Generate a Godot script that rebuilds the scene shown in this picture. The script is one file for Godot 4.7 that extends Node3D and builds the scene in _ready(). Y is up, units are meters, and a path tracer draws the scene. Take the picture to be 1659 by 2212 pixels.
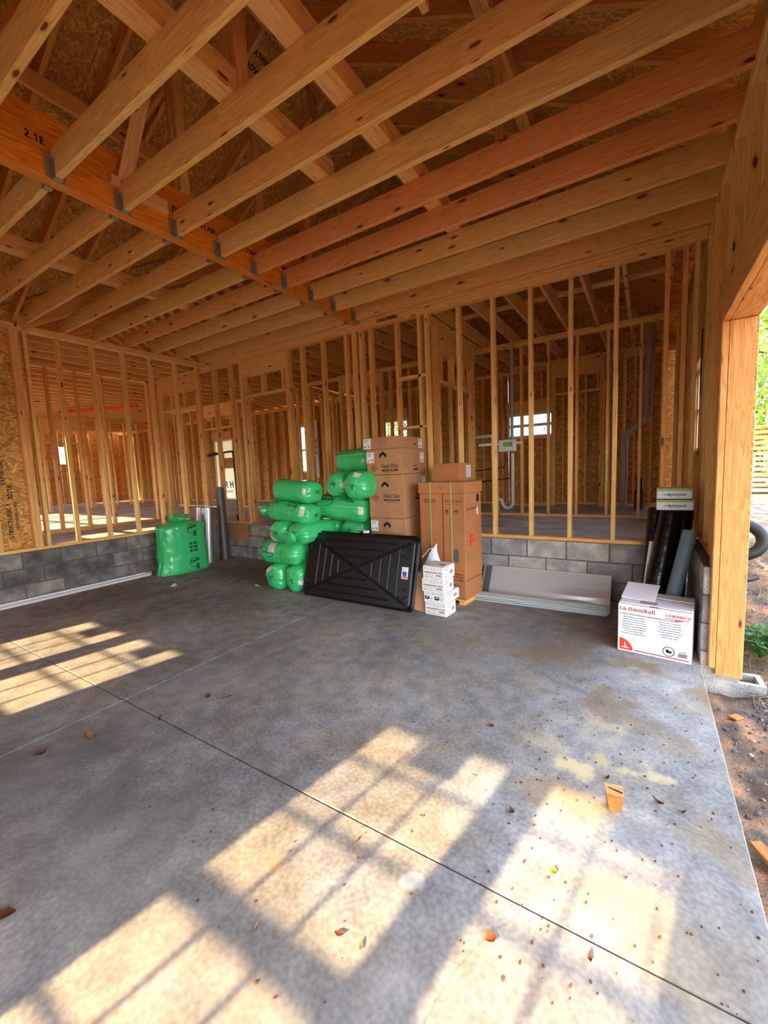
extends Node3D
# A garage under construction: framed walls on block stem walls, joists, an engineered beam, stored building supplies.

var rng := RandomNumberGenerator.new()
var M := {}          # materials
var cache := {}      # shared meshes
const PF := 0.605    # house slab level
const H := 3.38      # underside of ceiling joists

func _ready():
	rng.seed = 7
	# ---- camera -------------------------------------------------------------
	var cam := Camera3D.new()
	cam.name = "camera"
	cam.keep_aspect = Camera3D.KEEP_HEIGHT
	cam.fov = 102.1134
	cam.near = 0.02
	cam.far = 400.0
	cam.transform = Transform3D(Basis(Vector3(0.845155, -0.039894, -0.533031), Vector3(-0.020477, 0.994062, -0.106867), Vector3(0.534129, 0.101234, 0.839320)), Vector3(0, 1.44, 0))
	add_child(cam)
	cam.current = true
	# ---- sky, sun, exposure -------------------------------------------------
	var we := WorldEnvironment.new()
	we.name = "world_environment"
	var env := Environment.new()
	var sm := ProceduralSkyMaterial.new()
	sm.sky_top_color = Color(0.60, 0.68, 0.80)
	sm.sky_horizon_color = Color(0.95, 0.96, 0.97)
	sm.sky_curve = 0.20
	sm.ground_bottom_color = Color(0.42, 0.36, 0.28)
	sm.ground_horizon_color = Color(0.72, 0.70, 0.64)
	sm.sky_energy_multiplier = 1.0
	sm.ground_energy_multiplier = 1.0
	sm.sun_angle_max = 1.0
	var sky := Sky.new()
	sky.sky_material = sm
	env.background_mode = Environment.BG_SKY
	env.sky = sky
	env.background_energy_multiplier = 12.0
	env.tonemap_mode = Environment.TONE_MAPPER_LINEAR
	env.tonemap_exposure = 1.36
	env.sdfgi_enabled = true
	env.ssao_enabled = true
	env.ssil_enabled = true
	we.environment = env
	add_child(we)
	var sun := DirectionalLight3D.new()
	sun.name = "sun"
	sun.light_color = Color(1.0, 0.86, 0.66)
	sun.light_energy = 6.2
	sun.light_angular_distance = 0.5
	sun.shadow_enabled = true
	add_child(sun)
	sun.look_at_from_position(Vector3(0, 10, 0), Vector3(0, 10, 0) + Vector3(0.168, -0.54, -1.0), Vector3.UP)

	make_materials()
	build_slabs()
	build_block_walls()
	build_wall_left()
	build_wall_back()
	build_wall_right()
	build_wall_front()
	build_ceiling()
	build_roof()
	build_house()
	build_outside()
	build_insulation()
	build_boxes()
	build_pan()
	build_metal_and_rolls()
	build_pipes()
	build_floor_bits()

# ============================================================ helpers
func meta(o, label = "", category = "", group = "", kind = ""):
	if label: o.set_meta("label", label)
	if category: o.set_meta("category", category)
	if group: o.set_meta("group", group)
	if kind: o.set_meta("kind", kind)
	return o

func numbered(called: String, parent) -> String:
	if not parent.has_node(NodePath(called)): return called
	var n := 1
	while parent.has_node(NodePath("%s_%03d" % [called, n])): n += 1
	return "%s_%03d" % [called, n]

func node(called: String, at := Vector3.ZERO, turn := 0.0, parent = self) -> Node3D:
	var o := Node3D.new()
	o.name = numbered(called, parent)
	parent.add_child(o, true)
	o.position = at
	o.rotation.y = turn
	return o

func structure(called: String, at := Vector3.ZERO) -> Node3D:
	return meta(node(called, at), "", "", "", "structure")

func obj(parent, called: String, mesh: Mesh, mat: Material, at := Vector3.ZERO, basis := Basis()) -> MeshInstance3D:
	var o := MeshInstance3D.new()
	o.mesh = mesh
	o.material_override = mat
	o.name = numbered(called, parent)
	parent.add_child(o, true)
	o.transform = Transform3D(basis, at)
	o.cast_shadow = GeometryInstance3D.SHADOW_CASTING_SETTING_ON
	return o

# collects flat polygons with explicit normals
class Shape:
	var v := PackedVector3Array()
	var n := PackedVector3Array()
	var t := PackedVector2Array()
	func tri(a: Vector3, b: Vector3, c: Vector3, ua: Vector2, ub: Vector2, uc: Vector2, out: Vector3):
		var k := (b - a).cross(c - a)
		if k.length_squared() < 1e-16: return
		k = k.normalized()
		if k.dot(out) > 0.0:
			v.append_array([a, c, b]); t.append_array([ua, uc, ub]); n.append_array([k, k, k])
		else:
			v.append_array([a, b, c]); t.append_array([ua, ub, uc]); n.append_array([-k, -k, -k])
	func quad(a, b, c, d, ua, ub, uc, ud, out):
		tri(a, b, c, ua, ub, uc, out)
		tri(a, c, d, ua, uc, ud, out)
	# smooth triangle, normals given
	func stri(a, b, c, na: Vector3, nb: Vector3, nc: Vector3, ua, ub, uc):
		var k: Vector3 = (b - a).cross(c - a)
		if k.length_squared() < 1e-18: return
		if k.dot(na + nb + nc) > 0.0:
			v.append_array([a, c, b]); t.append_array([ua, uc, ub]); n.append_array([na, nc, nb])
		else:
			v.append_array([a, b, c]); t.append_array([ua, ub, uc]); n.append_array([na, nb, nc])
	func box(c: Vector3, s: Vector3):
		var h := s / 2.0
		for ax in 3:
			var i := (ax + 1) % 3
			var j := (ax + 2) % 3
			for sg in [-1.0, 1.0]:
				var p := []
				var uv := []
				for q in [[-1, -1], [1, -1], [1, 1], [-1, 1]]:
					var e := Vector3()
					e[ax] = h[ax] * sg; e[i] = h[i] * q[0]; e[j] = h[j] * q[1]
					p.append(c + e)
					uv.append(Vector2(e[i], e[j]))
				var o := Vector3(); o[ax] = sg
				quad(p[0], p[1], p[2], p[3], uv[0], uv[1], uv[2], uv[3], o)
	func mesh() -> ArrayMesh:
		var a := []
		a.resize(Mesh.ARRAY_MAX)
		a[Mesh.ARRAY_VERTEX] = v; a[Mesh.ARRAY_NORMAL] = n; a[Mesh.ARRAY_TEX_UV] = t
		var m := ArrayMesh.new()
		m.add_surface_from_arrays(Mesh.PRIMITIVE_TRIANGLES, a)
		return m

# a chamfered box centred on the origin; u runs along its longest side (grain)
func board_mesh(s: Vector3, ch := 0.003) -> ArrayMesh:
	var variant := rng.randi() % 6
	var key := "%d_%d_%d_%d_%d" % [roundi(s.x * 1000), roundi(s.y * 1000), roundi(s.z * 1000), roundi(ch * 10000), variant]
	if cache.has(key): return cache[key]
	var sh := Shape.new()
	var h := s / 2.0
	ch = minf(ch, minf(h.x, minf(h.y, h.z)) * 0.4)
	var off := Vector2(variant * 0.237 + 0.11, variant * 0.415)
	var L := 0
	if s.y > s[L]: L = 1
	if s.z > s[L]: L = 2
	for ax in 3:
		var i := (ax + 1) % 3
		var j := (ax + 2) % 3
		if j == L:
			var q := i; i = j; j = q
		for sg in [-1.0, 1.0]:
			var p := []
			var uv := []
			for q in [[-1, -1], [1, -1], [1, 1], [-1, 1]]:
				var e := Vector3()
				e[ax] = h[ax] * sg; e[i] = (h[i] - ch) * q[0]; e[j] = (h[j] - ch) * q[1]
				p.append(e)
				uv.append(Vector2(e[i] / 2.4 + off.x, e[j] / 0.3 + off.y + ax * 0.31 + sg * 0.17))
			var o := Vector3(); o[ax] = sg
			sh.quad(p[0], p[1], p[2], p[3], uv[0], uv[1], uv[2], uv[3], o)
	for ax in 3:      # edges along ax
		var i := (ax + 1) % 3
		var j := (ax + 2) % 3
		for si in [-1.0, 1.0]:
			for sj in [-1.0, 1.0]:
				var p := []
				for q in [[-1, 0], [1, 0], [1, 1], [-1, 1]]:
					var e := Vector3()
					e[ax] = (h[ax] - ch) * q[0]
					e[i] = (h[i] - (ch if q[1] == 1 else 0.0)) * si
					e[j] = (h[j] - (0.0 if q[1] == 1 else ch)) * sj
					p.append(e)
				var o := Vector3(); o[i] = si; o[j] = sj
				var uu := []
				for e in p: uu.append(Vector2(e[ax] / 2.4 + off.x, off.y + e[i] / 0.3))
				sh.quad(p[0], p[1], p[2], p[3], uu[0], uu[1], uu[2], uu[3], o)
	for sx in [-1.0, 1.0]:
		for sy in [-1.0, 1.0]:
			for sz in [-1.0, 1.0]:
				var k := Vector3(sx, sy, sz)
				var z2 := Vector2(off.x, off.y)
				sh.tri(k * Vector3(h.x, h.y - ch, h.z - ch), k * Vector3(h.x - ch, h.y, h.z - ch), k * Vector3(h.x - ch, h.y - ch, h.z), z2, z2, z2, k)
	var m := sh.mesh()
	cache[key] = m
	return m

func bb(parent, called: String, x0: float, x1: float, y0: float, y1: float, z0: float, z1: float, mat: Material, ch := 0.003) -> MeshInstance3D:
	return obj(parent, called, board_mesh(Vector3(absf(x1 - x0), absf(y1 - y0), absf(z1 - z0)), ch), mat, Vector3((x0 + x1) / 2, (y0 + y1) / 2, (z0 + z1) / 2))

# a board from p0 to p1, h thick towards up, w across
func bar(parent, called: String, p0: Vector3, p1: Vector3, w: float, h: float, mat: Material, up := Vector3.UP, ch := 0.003) -> MeshInstance3D:
	var d := (p1 - p0)
	var x := d.normalized()
	var z := x.cross(up).normalized()
	var y := z.cross(x)
	return obj(parent, called, board_mesh(Vector3(d.length(), h, w), ch), mat, (p0 + p1) / 2, Basis(x, y, z))

func wood(kind := "") -> Material:
	return M["wood%s%d" % [kind, rng.randi() % 5]]

# revolve a profile of (radius, height) around y
func lathe(profile: Array, seg := 24, smooth := true) -> ArrayMesh:
	var sh := Shape.new()
	lathe_into(sh, profile, seg, Transform3D())
	return sh.mesh()

func lathe_into(sh: Shape, profile: Array, seg: int, tf: Transform3D):
	for i in profile.size() - 1:
		var a: Vector2 = profile[i]
		var b: Vector2 = profile[i + 1]
		var d := b - a
		var nn := Vector2(d.y, -d.x)
		if nn.length() < 1e-9: continue
		nn = nn.normalized()
		for k in seg:
			var t0 := TAU * k / seg
			var t1 := TAU * (k + 1) / seg
			var c0 := Vector3(cos(t0), 0, sin(t0))
			var c1 := Vector3(cos(t1), 0, sin(t1))
			var n0 := tf.basis * (c0 * nn.x + Vector3.UP * nn.y)
			var n1 := tf.basis * (c1 * nn.x + Vector3.UP * nn.y)
			var p00 := tf * (c0 * a.x + Vector3.UP * a.y)
			var p01 := tf * (c1 * a.x + Vector3.UP * a.y)
			var p10 := tf * (c0 * b.x + Vector3.UP * b.y)
			var p11 := tf * (c1 * b.x + Vector3.UP * b.y)
			var u0 := Vector2(float(k) / seg, a.y)
			var u1 := Vector2(float(k + 1) / seg, a.y)
			var u2 := Vector2(float(k) / seg, b.y)
			var u3 := Vector2(float(k + 1) / seg, b.y)
			sh.stri(p00, p01, p11, n0, n1, n1, u0, u1, u3)
			sh.stri(p00, p11, p10, n0, n1, n0, u0, u3, u2)

# a tube along a list of points
func tube_into(sh: Shape, pts: Array, r: float, seg := 10, ridges := 0.0, caps := true):
	var nx := Vector3.UP
	var rings := []
	var norms := []
	for i in pts.size():
		var d: Vector3 = (pts[mini(i + 1, pts.size() - 1)] - pts[maxi(i - 1, 0)]).normalized()
		if absf(d.dot(nx)) > 0.95: nx = Vector3.RIGHT if absf(d.x) < 0.9 else Vector3.FORWARD
		var s := d.cross(nx).normalized()
		nx = s.cross(d).normalized()
		var rr := r * (1.0 + (ridges if i % 2 == 0 else -ridges))
		var ring := []
		var nm := []
		for k in seg:
			var a := TAU * k / seg
			var e := s * cos(a) + nx * sin(a)
			ring.append(pts[i] + e * rr)
			nm.append(e)
		rings.append(ring); norms.append(nm)
	for i in pts.size() - 1:
		for k in seg:
			var q := (k + 1) % seg
			var u0 := Vector2(float(k) / seg, i); var u1 := Vector2(float(k + 1) / seg, i)
			var u2 := Vector2(float(k) / seg, i + 1); var u3 := Vector2(float(k + 1) / seg, i + 1)
			sh.stri(rings[i][k], rings[i][q], rings[i + 1][q], norms[i][k], norms[i][q], norms[i + 1][q], u0, u1, u3)
			sh.stri(rings[i][k], rings[i + 1][q], rings[i + 1][k], norms[i][k], norms[i + 1][q], norms[i + 1][k], u0, u3, u2)
	if caps:
		for e in [0, pts.size() - 1]:
			var out: Vector3 = (pts[0] - pts[1]) if e == 0 else (pts[e] - pts[e - 1])
			for k in range(1, seg - 1):
				sh.tri(rings[e][0], rings[e][k], rings[e][k + 1], Vector2(), Vector2(), Vector2(), out)

func tube(pts: Array, r: float, seg := 10, ridges := 0.0) -> ArrayMesh:
	var sh := Shape.new()
	tube_into(sh, pts, r, seg, ridges)
	return sh.mesh()

# extrude a plan polygon (x,z) between two height functions y = a + b x + c z and the same plus thick
func sheet(parent, called: String, poly: PackedVector2Array, a: float, b: float, c: float, thick: float, mat: Material) -> MeshInstance3D:
	var sh := Shape.new()
	var idx := Geometry2D.triangulate_polygon(poly)
	var P := func(q: Vector2, up: float) -> Vector3: return Vector3(q.x, a + b * q.x + c * q.y + up, q.y)
	for i in range(0, idx.size(), 3):
		for lv in [0.0, thick]:
			var o := Vector3.UP if lv > 0.0 else Vector3.DOWN
			sh.tri(P.call(poly[idx[i]], lv), P.call(poly[idx[i + 1]], lv), P.call(poly[idx[i + 2]], lv), poly[idx[i]], poly[idx[i + 1]], poly[idx[i + 2]], o)
	var cen := Vector2()
	for q in poly: cen += q / poly.size()
	for i in poly.size():
		var p: Vector2 = poly[i]
		var q: Vector2 = poly[(i + 1) % poly.size()]
		var m := (p + q) / 2 - cen
		sh.quad(P.call(p, 0.0), P.call(q, 0.0), P.call(q, thick), P.call(p, thick), p, q, q, p, Vector3(m.x, 0, m.y))
	return obj(parent, called, sh.mesh(), mat)

# lettering, raised by depth; faces +z of its basis
func text(parent, words: String, height: float, at: Vector3, basis: Basis, mat: Material, bold := false, depth := 0.001, font := "Droid Sans", squeeze := 1.0, italic := false) -> MeshInstance3D:
	var f := SystemFont.new()
	f.font_names = PackedStringArray([font])
	f.font_weight = 700 if bold else 400
	f.font_italic = italic
	var tm := TextMesh.new()
	tm.text = words
	tm.font = f
	tm.font_size = 32
	tm.pixel_size = height / 23.0
	tm.depth = depth
	tm.curve_step = 3.0
	return obj(parent, "lettering", tm, mat, at, basis * Basis.from_scale(Vector3(squeeze, 1, 1)))

# ============================================================ materials
func mat(color: Color, rough := 0.8, metal := 0.0) -> StandardMaterial3D:
	var m := StandardMaterial3D.new()
	m.albedo_color = color
	m.roughness = rough
	m.metallic = metal
	return m

func noise_bytes(w: int, h: int, freq: float, seed_: int, oct := 4) -> PackedByteArray:
	var n := FastNoiseLite.new()
	n.seed = seed_
	n.noise_type = FastNoiseLite.TYPE_SIMPLEX_SMOOTH
	n.frequency = freq
	n.fractal_octaves = oct
	var im := n.get_seamless_image(w, h)
	im.convert(Image.FORMAT_L8)
	return im.get_data()

func stretched(w0: int, h0: int, w: int, h: int, freq: float, seed_: int, oct := 3) -> PackedByteArray:
	var im := Image.create_from_data(w0, h0, false, Image.FORMAT_L8, noise_bytes(w0, h0, freq, seed_, oct))
	im.resize(w, h, Image.INTERPOLATE_CUBIC)
	return im.get_data()

func tex(w: int, h: int, data: PackedByteArray) -> ImageTexture:
	return ImageTexture.create_from_image(Image.create_from_data(w, h, false, Image.FORMAT_RGB8, data))

func wood_texture(seed_: int, knots: int, rings: float, contrast := 1.0) -> ImageTexture:
	var w := 1024
	var h := 256
	var r := RandomNumberGenerator.new()
	r.seed = seed_
	var broad := stretched(96, 256, w, h, 0.02, seed_, 2)
	var fine := stretched(64, 256, w, h, 0.16, seed_ + 5, 3)
	var ph := PackedFloat32Array()
	ph.resize(w * h)
	var dark := PackedFloat32Array()
	dark.resize(w * h)
	for k in knots:
		var cx := r.randf() * w
		var cy := r.randf() * h
		var kr := r.randf_range(4.0, 11.0)
		var R := int(kr * 6)
		for yy in range(-R, R):
			for xx in range(-R * 2, R * 2):
				var d := sqrt(xx * xx * 0.30 + yy * yy * 0.75) / kr
				if d > 5.0: continue
				var ix := posmod(int(cx) + xx, w)
				var iy := posmod(int(cy) + yy, h)
				var id := iy * w + ix
				ph[id] += 1.6 * exp(-d * 0.8) * (1.0 if yy > 0 else -1.0) * minf(1.0, absf(yy) / kr)
				if d < 1.25: dark[id] = maxf(dark[id], clampf((1.25 - d) * 2.4, 0, 1))
				elif d < 2.2: dark[id] = maxf(dark[id], (2.2 - d) * 0.20)
	var out := PackedByteArray()
	out.resize(w * h * 3)
	var i := 0
	for y in h:
		var v := float(y) / h * rings
		for x in w:
			var q := v + (broad[i] - 128) / 64.0 + ph[i]
			var s := q - floorf(q)
			s = s * s * (1.0 if s < 0.9 else (1.0 - s) * 10.0)
			var f := (fine[i] - 128) / 128.0
			var l := 1.0 - (0.12 * s + 0.075 * f) * contrast
			var k := dark[i]
			out[i * 3] = int(clampf(lerpf(240.0 * l, 112.0, k), 0, 255))
			out[i * 3 + 1] = int(clampf(lerpf(205.0 * l * (1.0 - 0.05 * s), 64.0, k), 0, 255))
			out[i * 3 + 2] = int(clampf(lerpf(142.0 * l * (1.0 - 0.12 * s), 36.0, k), 0, 255))
			i += 1
	return tex(w, h, out)

func osb_texture() -> ImageTexture:
	var S := 768
	var r := RandomNumberGenerator.new()
	r.seed = 31
	var out := PackedByteArray()
	out.resize(S * S * 3)
	for i in S * S:
		out[i * 3] = 190; out[i * 3 + 1] = 140; out[i * 3 + 2] = 70
	for k in 4200:
		var cx := r.randf() * S
		var cy := r.randf() * S
		var a := r.randf_range(-0.9, 0.9) + (PI / 2 if r.randf() < 0.25 else 0.0)
		var L := r.randf_range(12, 34)
		var W := r.randf_range(2.0, 6.0)
		var t := r.randf_range(0.66, 1.16)
		var wr := r.randf_range(0.92, 1.06)
		var ca := cos(a)
		var sa := sin(a)
		for u in range(-int(L), int(L) + 1):
			for v in range(-int(W), int(W) + 1):
				if u > L - 4 and absf(v) > W * 0.6: continue
				var x := posmod(int(cx + u * ca - v * sa), S)
				var y := posmod(int(cy + u * sa + v * ca), S)
				var id := (y * S + x) * 3
				var tt := t * (0.86 if v <= -int(W) else 1.0) * (1.0 + 0.05 * sin(v * 2.1 + k))
				out[id] = int(clampf(222.0 * tt, 0, 255))
				out[id + 1] = int(clampf(170.0 * tt * wr, 0, 255))
				out[id + 2] = int(clampf(92.0 * tt * wr * wr, 0, 255))
	return tex(S, S, out)

# speckled stone-like texture
func speckle(S: int, base: Color, contrast: float, seed_: int, warm := 0.0) -> ImageTexture:
	var a := noise_bytes(S, S, 0.006, seed_, 4)
	var b := noise_bytes(S, S, 0.12, seed_ + 3, 3)
	var out := PackedByteArray()
	out.resize(S * S * 3)
	for i in S * S:
		var l := 1.0 + contrast * ((a[i] - 128) / 128.0 * 0.9 + (b[i] - 128) / 128.0 * 0.8)
		var wv := warm * (a[i] - 128) / 128.0
		out[i * 3] = int(clampf(base.r * 255 * l * (1.0 + wv), 0, 255))
		out[i * 3 + 1] = int(clampf(base.g * 255 * l, 0, 255))
		out[i * 3 + 2] = int(clampf(base.b * 255 * l * (1.0 - wv), 0, 255))
	return tex(S, S, out)

# the garage slab, 8 m square, origin at x=-7, z=-5: trowel marks, mud, sawdust
func slab_texture() -> ImageTexture:
	var S := 1536
	var k := S / 8.0
	var a := noise_bytes(S, S, 0.0035, 11, 5)
	var b := noise_bytes(S, S, 0.03, 12, 4)
	var c := noise_bytes(S, S, 0.22, 13, 2)
	var d := noise_bytes(S, S, 0.011, 15, 5)
	var out := PackedByteArray()
	out.resize(S * S * 3)
	for i in S * S:
		var l := 1.0 + 0.17 * (a[i] - 128) / 128.0 + 0.15 * (b[i] - 128) / 128.0 + 0.15 * (c[i] - 128) / 128.0
		var wm := (d[i] - 128) / 128.0
		out[i * 3] = int(clampf(143.0 * l * (1.0 + 0.05 * wm), 0, 255))
		out[i * 3 + 1] = int(clampf(137.0 * l, 0, 255))
		out[i * 3 + 2] = int(clampf(128.0 * l * (1.0 - 0.07 * wm), 0, 255))
	# stains: x, z, rx, rz, colour, amount, noise threshold, noise picked
	var st := [
		[-0.2, -3.3, 0.9, 0.8, Color(0.46, 0.36, 0.25), 0.45, 132, 1], [0.1, -2.8, 0.5, 0.7, Color(0.48, 0.39, 0.28), 0.4, 134, 1],
		[-0.9, -3.2, 0.8, 0.5, Color(0.44, 0.37, 0.29), 0.4, 134, 0], [-0.28, -1.98, 0.16, 0.10, Color(0.86, 0.76, 0.54), 0.8, 122, 0],
		[0.03, -2.13, 0.17, 0.07, Color(0.80, 0.72, 0.53), 0.7, 118, 0], [-0.13, -2.13, 0.12, 0.08, Color(0.76, 0.66, 0.46), 0.65, 122, 0],
		[-0.17, -2.38, 0.30, 0.15, Color(0.72, 0.65, 0.47), 0.45, 130, 0], [-0.45, -2.1, 0.2, 0.12, Color(0.74, 0.66, 0.50), 0.4, 132, 0],
		[-4.5, -3.9, 1.6, 0.6, Color(0.32, 0.26, 0.21), 0.5, 126, 0], [-4.2, -2.9, 1.3, 0.6, Color(0.46, 0.40, 0.33), 0.4, 126, 1],
		[-5.6, -2.8, 0.7, 1.6, Color(0.44, 0.38, 0.31), 0.4, 122, 1], [-2.2, -0.8, 0.9, 0.6, Color(0.36, 0.36, 0.36), 0.35, 128, 1],
		[-1.1, -0.95, 0.10, 0.05, Color(0.66, 0.50, 0.32), 0.5, 124, 0], [-0.66, -1.13, 0.06, 0.05, Color(0.78, 0.78, 0.76), 0.6, 112, 0],
		[-0.55, -0.85, 0.12, 0.08, Color(0.68, 0.69, 0.70), 0.25, 126, 1], [-0.3, -1.75, 0.2, 0.14, Color(0.56, 0.45, 0.30), 0.4, 130, 1],
		[0.22, -1.75, 0.15, 0.4, Color(0.54, 0.44, 0.31), 0.35, 132, 1], [-0.05, -1.3, 0.3, 0.25, Color(0.68, 0.58, 0.42), 0.3, 124, 1]]
	for s in st:
		var cx: float = (s[0] + 7.0) * k
		var cy: float = (s[1] + 5.0) * k
		var rx: float = s[2] * k
		var ry: float = s[3] * k
		var col: Color = s[4]
		var src: PackedByteArray = [b, d, c][s[7]]
		for y in range(maxi(0, int(cy - ry)), mini(S, int(cy + ry) + 1)):
			for x in range(maxi(0, int(cx - rx)), mini(S, int(cx + rx) + 1)):
				var e := (x - cx) * (x - cx) / (rx * rx) + (y - cy) * (y - cy) / (ry * ry)
				if e > 1.0: continue
				var id := y * S + x
				var g := (src[id] - float(s[6]) + (1.0 - e) * 46.0 - 12.0) / 60.0
				if g <= 0.0: continue
				var f: float = minf(g, 1.0) * float(s[5]) * minf(1.0, (1.0 - e) * 2.5)
				out[id * 3] = int(lerpf(out[id * 3], col.r * 255, f))
				out[id * 3 + 1] = int(lerpf(out[id * 3 + 1], col.g * 255, f))
				out[id * 3 + 2] = int(lerpf(out[id * 3 + 2], col.b * 255, f))
	# faint trowel arcs and drag scratches
	var r := RandomNumberGenerator.new()
	r.seed = 5
	for q in 260:
		var cx := r.randf() * S
		var cy := r.randf() * S
		var R := r.randf_range(50, 180)
		var a0 := r.randf() * TAU
		var da := r.randf_range(0.2, 0.9)
		var t := r.randf_range(0.86, 1.13)
		for j in int(R * da):
			var an := a0 + da * j / (R * da)
			var x := posmod(int(cx + R * cos(an)), S)
			var y := posmod(int(cy + R * sin(an)), S)
			var id := (y * S + x) * 3
			for ch in 3: out[id + ch] = int(clampf(out[id + ch] * t, 0, 255))
	return tex(S, S, out)

# flat print: rows of dark marks like small type, with bars and a frame; kinds differ
func print_texture(kind: String, seed_: int, paper := Color(0.93, 0.92, 0.89), ink := Color(0.10, 0.10, 0.11)) -> ImageTexture:
	var w := 256
	var h := 256
	var r := RandomNumberGenerator.new()
	r.seed = seed_
	var im := Image.create(w, h, false, Image.FORMAT_RGB8)
	im.fill(paper)
	var line := func(x0: int, x1: int, y: int, th: int, col: Color):
		var x := x0
		while x < x1:
			var ww := r.randi_range(2, 7)
			if r.randf() < 0.80: im.fill_rect(Rect2i(x, y + r.randi_range(0, 1), mini(ww, x1 - x), th), col)
			x += ww + r.randi_range(1, 2)
	var bars := func(x0: int, x1: int, y: int, hh: int):
		var x := x0
		while x < x1:
			var ww := r.randi_range(1, 4)
			im.fill_rect(Rect2i(x, y, ww, hh), ink)
			x += ww + r.randi_range(2, 4)
	if kind == "label":
		line.call(20, 200, 24, 14, ink); line.call(20, 150, 50, 12, ink); line.call(20, 190, 80, 8, ink); line.call(20, 120, 98, 8, ink)
		bars.call(20, 110, 180, 50); line.call(130, 160, 150, 20, ink); bars.call(160, 236, 170, 56)
	elif kind == "sheet":
		for y in range(14, 240, 13): line.call(16, 236 if y % 3 else 160, y, 6, ink)
	elif kind == "carton":
		im.fill_rect(Rect2i(8, 96, 240, 1), ink.lerp(paper, 0.4))
		for x in range(16, 240, 40):
			line.call(x, x + 26, 20, 6, ink.lerp(paper, 0.3)); line.call(x, x + 22, 32, 5, ink.lerp(paper, 0.4)); im.fill_rect(Rect2i(x + 6, 44, 10, 9), ink)
		line.call(90, 170, 62, 5, ink)
		im.fill_rect(Rect2i(12, 110, 170, 15), ink); line.call(190, 246, 106, 20, ink)
		for y in [140, 152, 164]: line.call(20, 140, y, 5, ink.lerp(paper, 0.35))
		bars.call(160, 240, 150, 46); line.call(20, 120, 200, 12, ink); line.call(20, 230, 226, 6, ink.lerp(paper, 0.3))
	elif kind == "squares":
		for x in [10, 130]:
			im.fill_rect(Rect2i(x, 90, 58, 90), ink); im.fill_rect(Rect2i(x + 14, 108, 30, 28), paper); line.call(x + 64, x + 106, 92, 5, ink.lerp(paper, 0.5)); line.call(x + 64, x + 106, 110, 5, ink.lerp(paper, 0.5)); im.fill_rect(Rect2i(x + 74, 140, 20, 24), ink.lerp(paper, 0.5))
		line.call(20, 230, 20, 14, ink); line.call(20, 230, 210, 5, ink.lerp(paper, 0.4))
	elif kind == "side":
		for y in [20, 60, 140, 200]: line.call(20, 110, y, 12, ink)
		for y in range(80, 190):
			var hw := 50 - absi(y - 135)
			if hw > 0: im.fill_rect(Rect2i(180 - hw, y, hw * 2, 1), ink.lerp(paper, 0.55))
	elif kind == "warning":
		for y in [20, 44, 68]: line.call(24, 220, y, 12, ink)
		line.call(24, 130, 110, 22, ink); line.call(150, 230, 120, 40, ink); line.call(24, 120, 150, 24, ink); line.call(24, 90, 196, 40, ink)
	elif kind == "flyer":
		for y in [20, 36, 52, 68]: line.call(20, 220, y, 5, Color(0.5, 0.5, 0.55))
		for y in range(100, 200): im.fill_rect(Rect2i(20 + (y - 100) / 2, y, 180 - (y - 100) / 2, 1), Color(0.10, 0.32, 0.66))
		im.fill_rect(Rect2i(20, 204, 216, 36), Color(0.82, 0.16, 0.16)); line.call(30, 200, 214, 12, paper)
	elif kind == "table":
		im.fill(paper.lerp(ink, 0.35))
		for y in range(10, 250, 24): line.call(8, 248, y, 10, ink.lerp(paper, 0.25))
		for x in range(40, 256, 50): im.fill_rect(Rect2i(x, 0, 2, 256), paper)
	return ImageTexture.create_from_image(im)

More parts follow.
